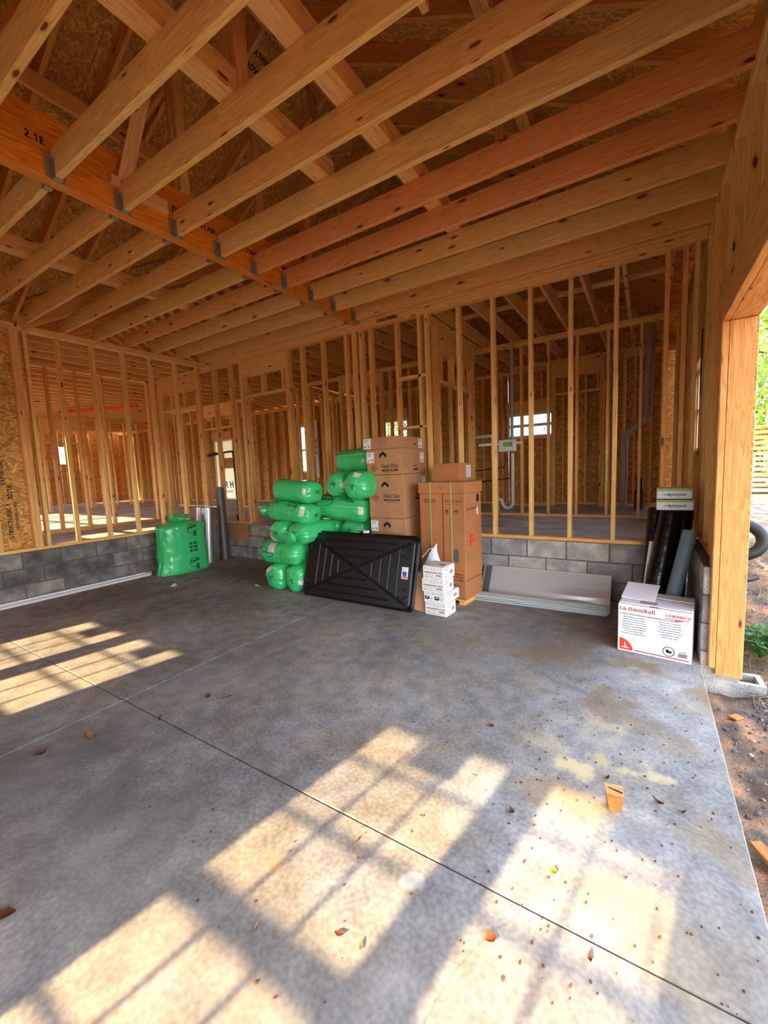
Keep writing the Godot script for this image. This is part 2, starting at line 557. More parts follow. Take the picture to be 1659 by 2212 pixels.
func make_materials():
	var w0 := wood_texture(101, 5, 7.0)
	var w1 := wood_texture(202, 3, 5.0)
	var w2 := wood_texture(303, 6, 9.0)
	var tones := [Color(1.0, 0.91, 0.78), Color(1.0, 0.95, 0.84), Color(0.97, 0.86, 0.70), Color(1.0, 0.87, 0.73), Color(1.0, 0.94, 0.80)]
	for i in 5:
		var m := mat(tones[i], 0.75)
		m.albedo_texture = [w0, w1, w2, w1, w0][i]
		M["wood%d" % i] = m
		var d := mat(Color(tones[i].r * 0.95, tones[i].g * 0.89, tones[i].b * 0.84), 0.8)   # older, browner lumber of rafters
		d.albedo_texture = [w2, w0, w1, w0, w2][i]
		M["wood_old%d" % i] = d
	var red := mat(Color(0.98, 0.78, 0.68), 0.75)
	red.albedo_texture = w0
	M.wood_red = red
	var jamb := mat(Color(0.92, 0.78, 0.62), 0.7)
	jamb.albedo_texture = wood_texture(404, 4, 4.0, 1.5)
	M.jamb = jamb
	var oc: StandardMaterial3D = jamb.duplicate()
	oc.albedo_color = Color(0.76, 0.58, 0.40)
	M.offcut = oc
	var beam := mat(Color(1.0, 0.70, 0.26), 0.55)
	beam.albedo_texture = wood_texture(77, 1, 22.0, 2.6)
	M.beam = beam
	var pale := mat(Color(1.0, 0.92, 0.84), 0.75)
	pale.albedo_texture = w1
	M.wood_pale = pale
	var osb := mat(Color(1, 0.97, 0.92), 0.8)
	osb.albedo_texture = osb_texture()
	osb.uv1_triplanar = true
	osb.uv1_world_triplanar = true
	osb.uv1_scale = Vector3.ONE / 1.3
	M.osb = osb
	var osb2: StandardMaterial3D = osb.duplicate()
	osb2.albedo_color = Color(1.0, 0.94, 0.86)
	M.osb_roof = osb2
	M.blackink = mat(Color(0.07, 0.06, 0.055), 0.9)
	var fl := mat(Color(1, 1, 1), 0.82)
	fl.albedo_texture = slab_texture()
	fl.uv1_scale = Vector3(1.0 / 8.0, 1.0 / 8.0, 1)
	fl.uv1_offset = Vector3(7.0 / 8.0, 5.0 / 8.0, 0)
	M.slab = fl
	var hs := mat(Color(1, 1, 1), 0.8)
	hs.albedo_texture = speckle(512, Color(0.72, 0.69, 0.65), 0.2, 41, 0.05)
	hs.uv1_triplanar = true
	hs.uv1_world_triplanar = true
	hs.uv1_scale = Vector3.ONE / 2.2
	M.house_slab = hs
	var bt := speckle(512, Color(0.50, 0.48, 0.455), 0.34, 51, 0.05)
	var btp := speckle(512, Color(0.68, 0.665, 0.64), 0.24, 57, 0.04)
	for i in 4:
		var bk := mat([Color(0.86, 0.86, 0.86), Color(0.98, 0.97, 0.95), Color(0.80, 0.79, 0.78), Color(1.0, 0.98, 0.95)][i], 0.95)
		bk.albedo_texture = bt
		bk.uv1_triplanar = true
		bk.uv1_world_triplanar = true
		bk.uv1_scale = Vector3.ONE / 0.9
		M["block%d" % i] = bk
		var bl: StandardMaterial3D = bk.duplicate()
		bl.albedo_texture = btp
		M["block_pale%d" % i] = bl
	M.mortar = mat(Color(0.34, 0.33, 0.31), 0.95)
	M.galv = mat(Color(0.62, 0.64, 0.64), 0.42, 0.85)
	M.hanger = mat(Color(0.60, 0.60, 0.58), 0.5, 0.6)
	M.sheetmetal = mat(Color(0.86, 0.89, 0.87), 0.40, 0.55)
	var gt := mat(Color(0.24, 0.76, 0.44), 0.28)
	gt.clearcoat_enabled = true
	gt.clearcoat = 0.5
	gt.clearcoat_roughness = 0.2
	M.green = gt
	M.coil = mat(Color(0.80, 0.81, 0.80), 0.26, 0.95)
	M.green_dark = mat(Color(0.09, 0.42, 0.20), 0.45)
	M.seam = mat(Color(0.58, 0.82, 0.62), 0.4)
	var cd := mat(Color(1, 1, 1), 0.85)
	cd.albedo_texture = speckle(256, Color(0.70, 0.51, 0.35), 0.07, 61, 0.02)
	cd.uv1_triplanar = true
	cd.uv1_world_triplanar = true
	M.card = cd
	var cd2: StandardMaterial3D = cd.duplicate()
	cd2.albedo_color = Color(1.0, 0.90, 0.78)
	M.card_warm = cd2
	M.card_ink = mat(Color(0.20, 0.14, 0.09), 0.9)
	M.card_ink_soft = mat(Color(0.36, 0.25, 0.16), 0.9)
	M.card_hole = mat(Color(0.03, 0.025, 0.02), 0.95)
	M.white = mat(Color(0.90, 0.90, 0.90), 0.6)
	M.white_carton = mat(Color(0.88, 0.87, 0.88), 0.7)
	M.white_trim = mat(Color(0.86, 0.84, 0.83), 0.5)
	M.black_plastic = mat(Color(0.022, 0.023, 0.025), 0.36)
	M.black_rubber = mat(Color(0.03, 0.03, 0.032), 0.6)
	M.black_film = mat(Color(0.016, 0.016, 0.018), 0.25)
	M.grey_roll = mat(Color(0.40, 0.48, 0.52), 0.55)
	M.dark_pipe = mat(Color(0.40, 0.385, 0.36), 0.45, 0.3)
	M.orange = mat(Color(0.86, 0.24, 0.07), 0.6)
	M.red_ink = mat(Color(0.72, 0.17, 0.08), 0.7)
	M.lime = mat(Color(0.55, 0.74, 0.30), 0.6)
	M.strap = mat(Color(0.62, 0.74, 0.42), 0.4)
	M.pex_red = mat(Color(0.45, 0.03, 0.03), 0.4)
	M.pex_blue = mat(Color(0.03, 0.07, 0.24), 0.4)
	M.pvc = mat(Color(0.82, 0.80, 0.77), 0.45)
	M.vent_pipe = mat(Color(0.66, 0.64, 0.62), 0.5)
	M.cable = mat(Color(0.02, 0.02, 0.02), 0.5)
	M.blue_ink = mat(Color(0.09, 0.16, 0.42), 0.7)
	M.frame = mat(Color(0.86, 0.86, 0.85), 0.5)
	var glass := mat(Color(0.95, 0.97, 0.97, 0.06), 0.02)
	glass.transparency = BaseMaterial3D.TRANSPARENCY_ALPHA
	M.glass = glass
	var frost := mat(Color(0.95, 0.94, 0.86), 0.5)
	frost.backlight_enabled = true
	frost.backlight = Color(0.85, 0.83, 0.74)
	M.sheer = frost
	var daylight_tint := mat(Color(1.0, 0.94, 0.62, 0.30), 0.05)  # yellow tint standing in for bright sunlit outdoors
	daylight_tint.transparency = BaseMaterial3D.TRANSPARENCY_ALPHA
	M.daylight_tint = daylight_tint
	for kd in ["label", "sheet", "carton", "squares", "side", "flyer", "table"]:
		for v in 2:
			var pm := mat(Color(1, 1, 1), 0.6)
			pm.albedo_texture = print_texture(kd, 900 + v * 17 + kd.hash() % 97)
			M["print_%s%d" % [kd, v]] = pm
	var wm := mat(Color(1, 1, 1), 0.6)
	wm.albedo_texture = print_texture("warning", 5, Color(0.95, 0.36, 0.10), Color(0.12, 0.05, 0.03))
	M.print_warning = wm
	var dirt := mat(Color(1, 1, 1), 0.95)
	dirt.albedo_texture = speckle(512, Color(0.47, 0.37, 0.28), 0.5, 71, 0.18)
	dirt.uv1_triplanar = true
	dirt.uv1_world_triplanar = true
	dirt.uv1_scale = Vector3.ONE / 0.9
	M.dirt = dirt
	M.gravel = mat(Color(0.40, 0.37, 0.35), 0.9)
	M.gravel_pale = mat(Color(0.66, 0.64, 0.62), 0.9)
	var leaf := mat(Color(0.30, 0.42, 0.10), 0.6)
	leaf.backlight_enabled = true
	leaf.backlight = Color(0.40, 0.50, 0.08)
	M.leaf = leaf
	M.leaf_big = leaf.duplicate()
	var leaf2: StandardMaterial3D = leaf.duplicate()
	leaf2.albedo_color = Color(0.56, 0.52, 0.08)
	leaf2.backlight = Color(0.55, 0.48, 0.05)
	M.leaf_yellow = leaf2
	var leaf3: StandardMaterial3D = leaf.duplicate()
	leaf3.albedo_color = Color(0.13, 0.30, 0.10)
	M.leaf_weed = leaf3
	M.bark = mat(Color(0.20, 0.15, 0.11), 0.95)
	M.straw = mat(Color(0.52, 0.42, 0.28), 0.9)
	M.deadleaf = mat(Color(0.40, 0.22, 0.09), 0.8)
	M.chip = mat(Color(0.66, 0.46, 0.27), 0.8)
	M.leaf_pink = mat(Color(0.74, 0.42, 0.34), 0.8)

# ============================================================ slabs and block walls
func build_slabs():
	var f := structure("floor")
	var g := 0.003
	for r in [[-6.48, -2.88 - g, -4.72, -1.245 - g], [-2.88 + g, 0.345, -4.72, -1.245 - g], [-6.48, -2.88 - g, -1.245 + g, 2.7], [-2.88 + g, 0.345, -1.245 + g, 2.7]]:
		var sh := Shape.new()
		var e := 0.004
		var c := [Vector2(r[0] + e, r[2] + e), Vector2(r[1] - e, r[2] + e), Vector2(r[1] - e, r[3] - e), Vector2(r[0] + e, r[3] - e)]
		var o := [Vector2(r[0], r[2]), Vector2(r[1], r[2]), Vector2(r[1], r[3]), Vector2(r[0], r[3])]
		var V := func(q: Vector2, y: float) -> Vector3: return Vector3(q.x, y, q.y)
		sh.quad(V.call(c[0], 0.0), V.call(c[1], 0.0), V.call(c[2], 0.0), V.call(c[3], 0.0), c[0], c[1], c[2], c[3], Vector3.UP)
		for i in 4:
			var j := (i + 1) % 4
			var m: Vector2 = (o[i] + o[j]) / 2 - (o[0] + o[2]) / 2
			sh.quad(V.call(c[i], 0.0), V.call(c[j], 0.0), V.call(o[j], -e), V.call(o[i], -e), c[i], c[j], o[j], o[i], Vector3(m.x, 1, m.y))
			sh.quad(V.call(o[i], -e), V.call(o[j], -e), V.call(o[j], -0.16), V.call(o[i], -0.16), o[i], o[j], o[j], o[i], Vector3(m.x, 0, m.y))
		obj(f, "concrete_slab", sh.mesh(), M.slab)
	bb(f, "slab_base", -6.48, 0.335, -0.2, -0.012, -4.72, 2.7, M.mortar)
	var h := structure("floor_house")
	bb(h, "concrete_slab", -19.0, 0.41, PF - 0.15, PF, -10.2, -4.74, M.house_slab)
	bb(h, "concrete_slab", -19.0, -6.50, PF - 0.15, PF, -4.739, -2.1, M.house_slab)

func blocks(parent, axis: int, face: float, depth: float, from: float, to: float, courses: Array, first: float, kind: String):
	# axis 0: wall runs along x with its face at z=face, 2: runs along z with its face at x=face; depth is signed, away from the room
	var pitch := 0.4085
	for r in courses.size() - 1:
		var y0: float = courses[r]
		var y1: float = courses[r + 1]
		var p := first + (pitch / 2 if r % 2 == 1 else 0.0)
		while p > from: p -= pitch
		while p < to:
			var a := maxf(p, from) + 0.004
			var b := minf(p + pitch, to) - 0.004
			p += pitch
			if b - a < 0.02: continue
			var jut := rng.randf_range(-0.0025, 0.0025)
			var m: Material = M[kind + str(rng.randi() % 4)]
			if axis == 0: bb(parent, "concrete_block", a, b, y0 + 0.004, y1 - 0.004, face + jut, face + depth, m, 0.005)
			else: bb(parent, "concrete_block", face + jut, face + depth, y0 + 0.004, y1 - 0.004, a, b, m, 0.005)
	var lo: float = courses[0]
	var hi: float = courses[courses.size() - 1]
	var s := signf(depth)
	if axis == 0: bb(parent, "mortar", from, to, lo, hi, face + s * 0.004, face + depth - s * 0.01, M.mortar)
	else: bb(parent, "mortar", face + s * 0.004, face + depth - s * 0.01, lo, hi, from, to - 0.01, M.mortar)

func build_block_walls():
	var a := structure("wall_stem_left")
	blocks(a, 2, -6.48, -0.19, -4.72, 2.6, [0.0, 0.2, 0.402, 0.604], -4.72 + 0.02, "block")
	var b := structure("wall_stem_back")
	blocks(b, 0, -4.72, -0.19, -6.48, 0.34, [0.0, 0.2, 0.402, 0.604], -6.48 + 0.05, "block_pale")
	var c := structure("wall_stem_right")
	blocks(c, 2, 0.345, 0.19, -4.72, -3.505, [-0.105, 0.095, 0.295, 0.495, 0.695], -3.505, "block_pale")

# ============================================================ framed walls of the garage
func stud_z(parent, x0: float, x1: float, z: float, y0: float, y1: float, w := 0.038):
	# stud whose +z face is at z
	return bb(parent, "stud", x0, x1, y0, y1, z - w, z, wood())

func stud_x(parent, x: float, z0: float, z1: float, y0: float, y1: float, w := 0.038):
	return bb(parent, "stud", x, x + w, y0, y1, z0, z1, wood())

func build_wall_left():
	var w := structure("wall_left")
	var x0 := -6.569
	var x1 := -6.48
	for s in [[-4.72, -2.0], [-2.0, 2.6]]:
		bb(w, "sole_plate", x0, x1, PF, PF + 0.038, s[0], s[1] - 0.002, wood())
		bb(w, "top_plate", x0, x1, 3.304, 3.342, s[0], s[1] - 0.002, wood())
		bb(w, "top_plate", x0, x1, 3.342, 3.38, s[0] - 0.05, s[1] - 0.08, wood())
	for z in [-1.99, -2.12, -2.46, -2.86, -3.26, -3.66, -4.06, -4.46]: stud_z(w, x0, x1, z, PF + 0.038, 3.304)
	for k in 10: stud_z(w, x0, x1, -1.65 + 0.406 * k, PF + 0.038, 3.304)
	for s in [[0.643, 1.62], [1.622, 2.47], [2.472, 3.304]]: bb(w, "blocking", x0, -6.50, s[0], s[1], -2.081, -2.029, wood())
	bb(w, "eave_blocking", -6.583, -6.571, 3.362, 3.60, -2.1, 2.78, M.osb)
	for k in 4: bb(w, "osb_panel", -6.583, -6.571, 0.45, 3.36, -2.10 + 1.222 * k, -2.10 + 1.222 * k + 1.218, M.osb)
	var t := [["STRUCTURAL 1", 1.0, 0.045, -1.80], ["SIZED FOR SPACING", 1.05, 0.028, -1.87], ["EXPOSURE 1", 1.62, 0.045, -1.78], ["THIS SIDE DOWN", 2.1, 0.04, -1.76], ["32/16", 1.35, 0.05, -1.83]]
	for q in t:
		text(w, q[0], q[2], Vector3(-6.5705, q[1], q[3]), Basis(Vector3(0, 1, 0), Vector3(0, 0, 1), Vector3(1, 0, 0)), M.blackink, true)

func build_wall_back():
	var w := structure("wall_back")
	var z1 := -4.72
	var z0 := -4.809
	for s in [[-6.48, -5.585], [-4.74, -1.9], [-1.9, 0.41]]: bb(w, "sole_plate", s[0], s[1] - 0.002, PF, PF + 0.038, z0, z1, wood())
	for s in [[-6.48, -2.6], [-2.6, 0.41]]:
		bb(w, "top_plate", s[0], s[1] - 0.002, 3.304, 3.342, z0, z1, wood())
		bb(w, "top_plate", s[0] - 0.09, s[1] - 0.4 if s[1] < 0 else s[1], 3.342, 3.38, z0, z1 + 0.004, wood())
	for x in [0.322, 0.240, 0.109, -0.295, -0.701, -1.097, -1.505, -1.912, -2.322, -2.420, -2.741, -3.144, -3.551, -3.967, -4.371, -4.659, -6.02, -6.46]:
		stud_x(w, x, z0, z1, PF + 0.038, 3.304)
	for x in [-3.419, -3.379, -3.300]: stud_x(w, x, z0, z1, PF + 0.038, 3.304, 0.038 if x < -3.35 else 0.05)
	stud_x(w, -4.70, z0, z1, PF + 0.038, 3.042)        # trimmers of the doorway
	stud_x(w, -5.752, z0, z1, PF + 0.038, 3.304)
	stud_x(w, -5.712, z0, z1, PF + 0.038, 3.042)
	stud_x(w, -5.64, z0, z1, PF + 0.0, 3.042)
	bb(w, "header", -5.712, -4.66, 3.042, 3.302, z0, z0 + 0.038, wood())
	bb(w, "header", -5.712, -4.66, 3.042, 3.302, z1 - 0.038, z1, M.wood_pale)
	bb(w, "blocking", -5.60, -4.70, 2.712, 2.75, z0, z1, wood())
	bb(w, "cripple", -5.23, -5.192, 2.75, 3.042, z0, z1, wood())
	bb(w, "cripple", -4.775, -4.737, 2.75, 3.042, z0, z1, wood())
	for y in [[2.567, 2.605], [1.945, 1.983]]: bb(w, "blocking", -2.703, -2.322, y[0], y[1], z0, z1, wood())

func build_wall_right():
	var w := structure("wall_right")
	var x0 := 0.41
	var x1 := 0.55
	bb(w, "sole_plate", x0, x1, 0.695, 0.733, -9.0, -3.5, wood())
	for z in [-3.50, -3.55, -3.90, -4.30, -4.66, -4.83, -5.0, -5.9, -6.3, -6.7, -7.1, -7.5, -7.9, -8.3, -8.7]:
		stud_z(w, x0, x1, z, 0.733, 3.304)
	for y in [3.304, 3.342]: bb(w, "top_plate", x0, x1, y, y + 0.038, -9.0, 2.7, wood())
	for s in [[-9.0, -2.5], [-2.5, 2.8]]:
		bb(w, "rim_plate", 0.45, x1, 3.38, 3.64, s[0], s[1] - 0.003, wood())
		bb(w, "rim_plate", x0 + 0.01, x1, 3.64, 3.69, s[0], s[1] - 0.003, wood())
	# header over the vehicle door: inner ply, soffit board, outer ply
	bb(w, "header", 0.385, 0.4235, 2.287, 2.573, -3.50, 1.46, M.jamb)
	bb(w, "header", 0.51, 0.548, 2.327, 2.573, -3.50, 1.46, wood())
	bb(w, "soffit_board", 0.4245, 0.566, 2.287, 2.325, -3.458, 1.42, M.jamb)
	for k in 13: stud_z(w, x0, x1, 1.46 - 0.406 * k, 2.573, 3.304)
	# jamb: edge board, wide face board, king stud behind
	bb(w, "jamb_board", 0.385, 0.4235, 0.0, 2.286, -3.60, -3.46, M.jamb, 0.006)
	bb(w, "jamb_board", 0.4245, 0.566, -0.045, 2.286, -3.498, -3.46, M.jamb, 0.003)
	bb(w, "jamb_board", 0.385, 0.566, 0.0, 2.286, 1.42, 1.458, wood())
	# sheathing outside; window hole z -5.92..-5.0, y 1.52..2.36
	for q in [[-9.05, -7.5, 0.62, 3.6], [-7.497, -5.93, 0.62, 3.6], [-4.99, -3.46, 0.62, 3.6], [-5.927, -4.993, 0.62, 1.50], [-5.927, -4.993, 2.38, 3.6], [-3.457, -1.03, 2.30, 3.6], [-1.027, 1.46, 2.30, 3.6], [1.463, 2.8, 0.0, 3.6]]:
		bb(w, "osb_panel", 0.553, 0.565, q[2], q[3], q[0], q[1], M.osb)
	bb(w, "window_header", x0, x1, 2.38, 2.64, -5.9, -5.0, wood())
	bb(w, "window_sill", x0, x1, 1.46, 1.50, -5.9, -5.0, wood())
	var n := structure("window_9")
	for q in [[-5.92, -5.88, 1.5, 2.38], [-5.04, -5.0, 1.5, 2.38]]: bb(n, "frame", 0.47, 0.56, q[2], q[3], q[0], q[1], M.frame)
	for y in [1.5, 1.93, 2.34]: bb(n, "frame", 0.47, 0.56, y, y + 0.04, -5.88, -5.04, M.frame)
	bb(n, "pane", 0.512, 0.516, 1.54, 2.34, -5.88, -5.04, M.glass)
	bb(n, "house_wrap", 0.415, 0.42, 1.50, 2.40, -5.995, -5.90, M.white)
	text(n, "R", 0.16, Vector3(0.413, 2.06, -5.95), Basis(Vector3(0, 1, 0), Vector3(0, 0, 1), Vector3(1, 0, 0)).rotated(Vector3.UP, PI), M.blue_ink, true)
	bb(n, "flashing_tape", 0.412, 0.418, 2.02, 2.62, -5.06, -4.98, M.blue_ink)

func window_unit(called: String, x0: float, x1: float, y0: float, y1: float, z: float, rail: float, cols: int, rows_up: Array, sticker := true):
	var n := structure(called)
	for x in [[x0 - 0.045, x0], [x1, x1 + 0.045]]: bb(n, "frame", x[0], x[1], y0 - 0.05, y1 + 0.05, z - 0.05, z + 0.05, M.frame)
	for y in [[y0 - 0.05, y0], [y1, y1 + 0.05]]: bb(n, "frame", x0, x1, y[0], y[1], z - 0.05, z + 0.05, M.frame)
	if rail > 0.0: bb(n, "meeting_rail", x0, x1, rail - 0.03, rail + 0.03, z - 0.02, z + 0.02, M.frame)
	for k in range(1, cols): bb(n, "muntin", lerpf(x0, x1, float(k) / cols) - 0.010, lerpf(x0, x1, float(k) / cols) + 0.010, y0, y1, z - 0.008, z + 0.008, M.frame)
	for y in rows_up: bb(n, "muntin", x0, x1, y - 0.012, y + 0.012, z - 0.006, z + 0.006, M.frame)
	bb(n, "pane", x0, x1, y0, y1, z + 0.009, z + 0.012, M.glass)
	if sticker:
		var a := lerpf(x0, x1, 0.36)
		bb(n, "sticker", a, lerpf(x0, x1, 0.72), y1 - 0.135, y1 - 0.02, z + 0.013, z + 0.016, M.white)
	return n

func build_wall_front():
	var w := structure("wall_front")
	var z := 2.7
	var xs := [-5.60, -4.875, -4.635, -3.955, -1.965, -1.285, -1.095, -0.415]
	var y0 := 1.26
	var y1 := 2.5
	bb(w, "osb_panel", -6.58, -3.4, -0.3, y0 - 0.05, z + 0.09, z + 0.102, M.osb)
	bb(w, "osb_panel", -3.397, 0.56, -0.3, y0 - 0.05, z + 0.09, z + 0.102, M.osb)
	bb(w, "osb_panel", -6.58, -3.4, y1 + 0.05, 3.72, z + 0.09, z + 0.102, M.osb)
	bb(w, "osb_panel", -3.397, 0.56, y1 + 0.05, 3.72, z + 0.09, z + 0.102, M.osb)
	for q in [[-6.58, -5.645], [-4.83, -4.68], [-3.91, -2.01], [-1.24, -1.14], [-0.37, 0.56]]:
		bb(w, "osb_panel", q[0], q[1], y0 - 0.05, y1 + 0.05, z + 0.09, z + 0.102, M.osb)
	var x := -6.48
	while x < 0.5:
		var hit := false
		for i in 4: hit = hit or (x + 0.038 > xs[i * 2] - 0.045 and x < xs[i * 2 + 1] + 0.045)
		if not hit: stud_x(w, x, z - 0.05, z + 0.089, 0.038, 3.304)
		else:
			bb(w, "cripple", x, x + 0.038, 0.038, y0 - 0.09, z - 0.05, z + 0.089, wood())
			bb(w, "cripple", x, x + 0.038, y1 + 0.3, 3.304, z - 0.05, z + 0.089, wood())
		x += 0.406
	bb(w, "sole_plate", -6.48, 0.55, 0.0, 0.038, z - 0.05, z + 0.089, wood())
	bb(w, "top_plate", -6.48, 0.41, 3.304, 3.38, z - 0.05, z + 0.089, wood())
	for q in [[-5.645, -3.91], [-2.01, -0.37]]:
		bb(w, "header", q[0], q[1], y1 + 0.052, y1 + 0.3, z - 0.05, z + 0.089, wood())
		bb(w, "window_sill", q[0], q[1], y0 - 0.09, y0 - 0.052, z - 0.05, z + 0.089, wood())
	for i in 4: window_unit("window_%d" % (i + 1), xs[i * 2], xs[i * 2 + 1], y0, y1, z + 0.05, 1.88, 3, [2.32, 2.10, 1.655, 1.455])
	sheet(w, "osb_panel", PackedVector2Array([Vector2(-6.58, z + 0.09), Vector2(0.56, z + 0.09), Vector2(0.56, z + 0.102), Vector2(-6.58, z + 0.102)]), 3.72, 0.0, 0.0, 0.004, M.osb)
	bar(w, "unseen_shade_panel", Vector3(-0.05, 0.0, z - 0.42), Vector3(-0.05, 2.42, z - 0.10), 1.06, 0.012, M.osb, Vector3(0, 0, -1))  # out of view, stands in for a person shading the last window's sun patch
	gable(w, -7.0, 0.95, z + 0.09)

func gable(parent, xa: float, xb: float, z: float):
	# triangular sheathing under the garage roof, in the plane z
	var sh := Shape.new()
	var p := [Vector2(xa, 3.43 + 0.5 * (xa + 6.48)), Vector2(-2.75, 5.28), Vector2(xb, 3.70 + 0.5 * (0.44 - xb)), Vector2(-6.58, 3.725), Vector2(0.56, 3.725)]
	var poly := PackedVector2Array([Vector2(-6.6, 3.38), p[1] + Vector2(0, 0.16), Vector2(0.56, 3.78), Vector2(0.56, 3.38)])
	var idx := Geometry2D.triangulate_polygon(poly)
	for i in range(0, idx.size(), 3):
		for s in [0.0, 0.012]:
			var q := []
			for j in 3: q.append(Vector3(poly[idx[i + j]].x, poly[idx[i + j]].y, z + s))
			sh.tri(q[0], q[1], q[2], poly[idx[i]], poly[idx[i + 1]], poly[idx[i + 2]], Vector3(0, 0, 1 if s > 0 else -1))
	obj(parent, "gable_panel", sh.mesh(), M.osb_roof)

func gable_x(parent, x: float, pts: Array):
	var sh := Shape.new()
	for i in range(1, pts.size() - 1):
		for s in [0.0, 0.012]:
			sh.tri(Vector3(x + s, pts[0].y, pts[0].x), Vector3(x + s, pts[i].y, pts[i].x), Vector3(x + s, pts[i + 1].y, pts[i + 1].x), pts[0], pts[i], pts[i + 1], Vector3(1 if s > 0 else -1, 0, 0))
	obj(parent, "gable_panel", sh.mesh(), M.osb_roof)

# ============================================================ garage ceiling framing
func hanger(parent, x: float, dir: float, z0: float, z1: float, y: float):
	var sh := Shape.new()
	var e := 0.0025
	sh.box(Vector3(x + dir * 0.026, y + 0.055, z1 + e), Vector3(0.052, 0.115, 0.003))
	sh.box(Vector3(x + dir * 0.026, y + 0.055, z0 - e), Vector3(0.052, 0.115, 0.003))
	sh.box(Vector3(x + dir * 0.026, y - e, (z0 + z1) / 2), Vector3(0.052, 0.003, z1 - z0 + 0.008))
	sh.box(Vector3(x + dir * 0.003, y + 0.07, z1 + 0.018), Vector3(0.004, 0.13, 0.032))
	sh.box(Vector3(x + dir * 0.003, y + 0.07, z0 - 0.018), Vector3(0.004, 0.13, 0.032))
	var o := obj(parent, "joist_hanger", sh.mesh(), M.hanger)
	o.position = -parent.position
	return o

func build_ceiling():
	var c := structure("ceiling")
	var zs := [-1.326, -1.734, -2.139, -2.547, -2.947, -3.346, -3.753, -4.154, -4.565, -0.92, -0.515, -0.11, 0.296, 0.70, 1.108, 1.514, 1.92, 2.326]
	var kinds := {-2.947: M.wood_red, -3.346: M.wood_red}
	for z in zs:
		var m: Material = kinds[z] if kinds.has(z) else wood()
		var j := bb(c, "ceiling_joist", -3.262, 0.445, H, H + 0.184, z - 0.038, z, m, 0.004)
		hanger(j, -3.268, 1.0, z - 0.038, z, H)
		var zl: float = z + 0.004
		var k := bb(c, "ceiling_joist", -6.56, -3.364, H, H + 0.184, zl - 0.038, zl, wood(), 0.004)
		hanger(k, -3.36, -1.0, zl - 0.038, zl, H)
	bb(c, "end_joist", -3.25, 0.41, H + 0.001, H + 0.11, -4.72, -4.682, M.wood_pale)
	bb(c, "end_joist", -6.48, -3.37, H + 0.001, H + 0.15, -4.72, -4.682, wood())
	# the engineered beam with its stamped marks
	var b := bb(c, "engineered_beam", -3.36, -3.27, H, H + 0.397, -4.80, 2.7, M.beam, 0.004)
	var face := Basis(Vector3(0, 0, -1), Vector3(0, 1, 0), Vector3(1, 0, 0))
	for q in [["2.1E", -1.253, 3.592, 0.044, 0.88], ["DF", -2.185, 3.592, 0.062, 0.85], ["VERSA-LAM", -2.40, 3.585, 0.046, 0.82], ["2.1E-3100 / 2", -2.90, 3.580, 0.040, 0.85], ["APA", -3.376, 3.588, 0.040, 0.85]]:
		var t := text(b, q[0], q[3], Vector3(-3.2695, q[2], q[1]) - b.position, face, M.blackink, true, 0.001, "Droid Sans", q[4])
		t.name = "stamp" if not b.has_node("stamp") else numbered("stamp", b)
	obj(b, "stamp_line", board_mesh(Vector3(0.001, 0.36, 0.007), 0.0001), M.blackink, Vector3(-3.2695, 3.572, -3.516) - b.position)
	bb(c, "nailing_block", -3.269, -3.231, 3.52, 3.615, -2.09, -1.775, M.wood_pale)
	bb(c, "nailing_block", -3.269, -3.231, 3.545, 3.60, -1.74, -1.68, M.wood_pale)
	# flat-and-edge strongbacks tying the joists
	for s in [[-2.11, -2.6, 2.6], [-1.58, -4.6, 2.6], [-5.03, -3.9, 2.6]]:
		bb(c, "strongback_flat", s[0], s[0] + 0.089, 3.565, 3.603, s[1], s[2], M.wood_pale if s[0] > -3 else wood())
		bb(c, "strongback_edge", s[0] + 0.09, s[0] + 0.128, 3.565, 3.70, s[1] - 0.02, s[2], M.wood3 if s[0] > -3 else wood())
	bb(c, "strongback_flat", -4.97, -4.88, 3.66, 3.70, -2.75, 2.6, wood())
	bb(c, "brace_end", -1.50, -1.40, 3.604, 3.66, -3.30, -3.26, M.wood_pale)

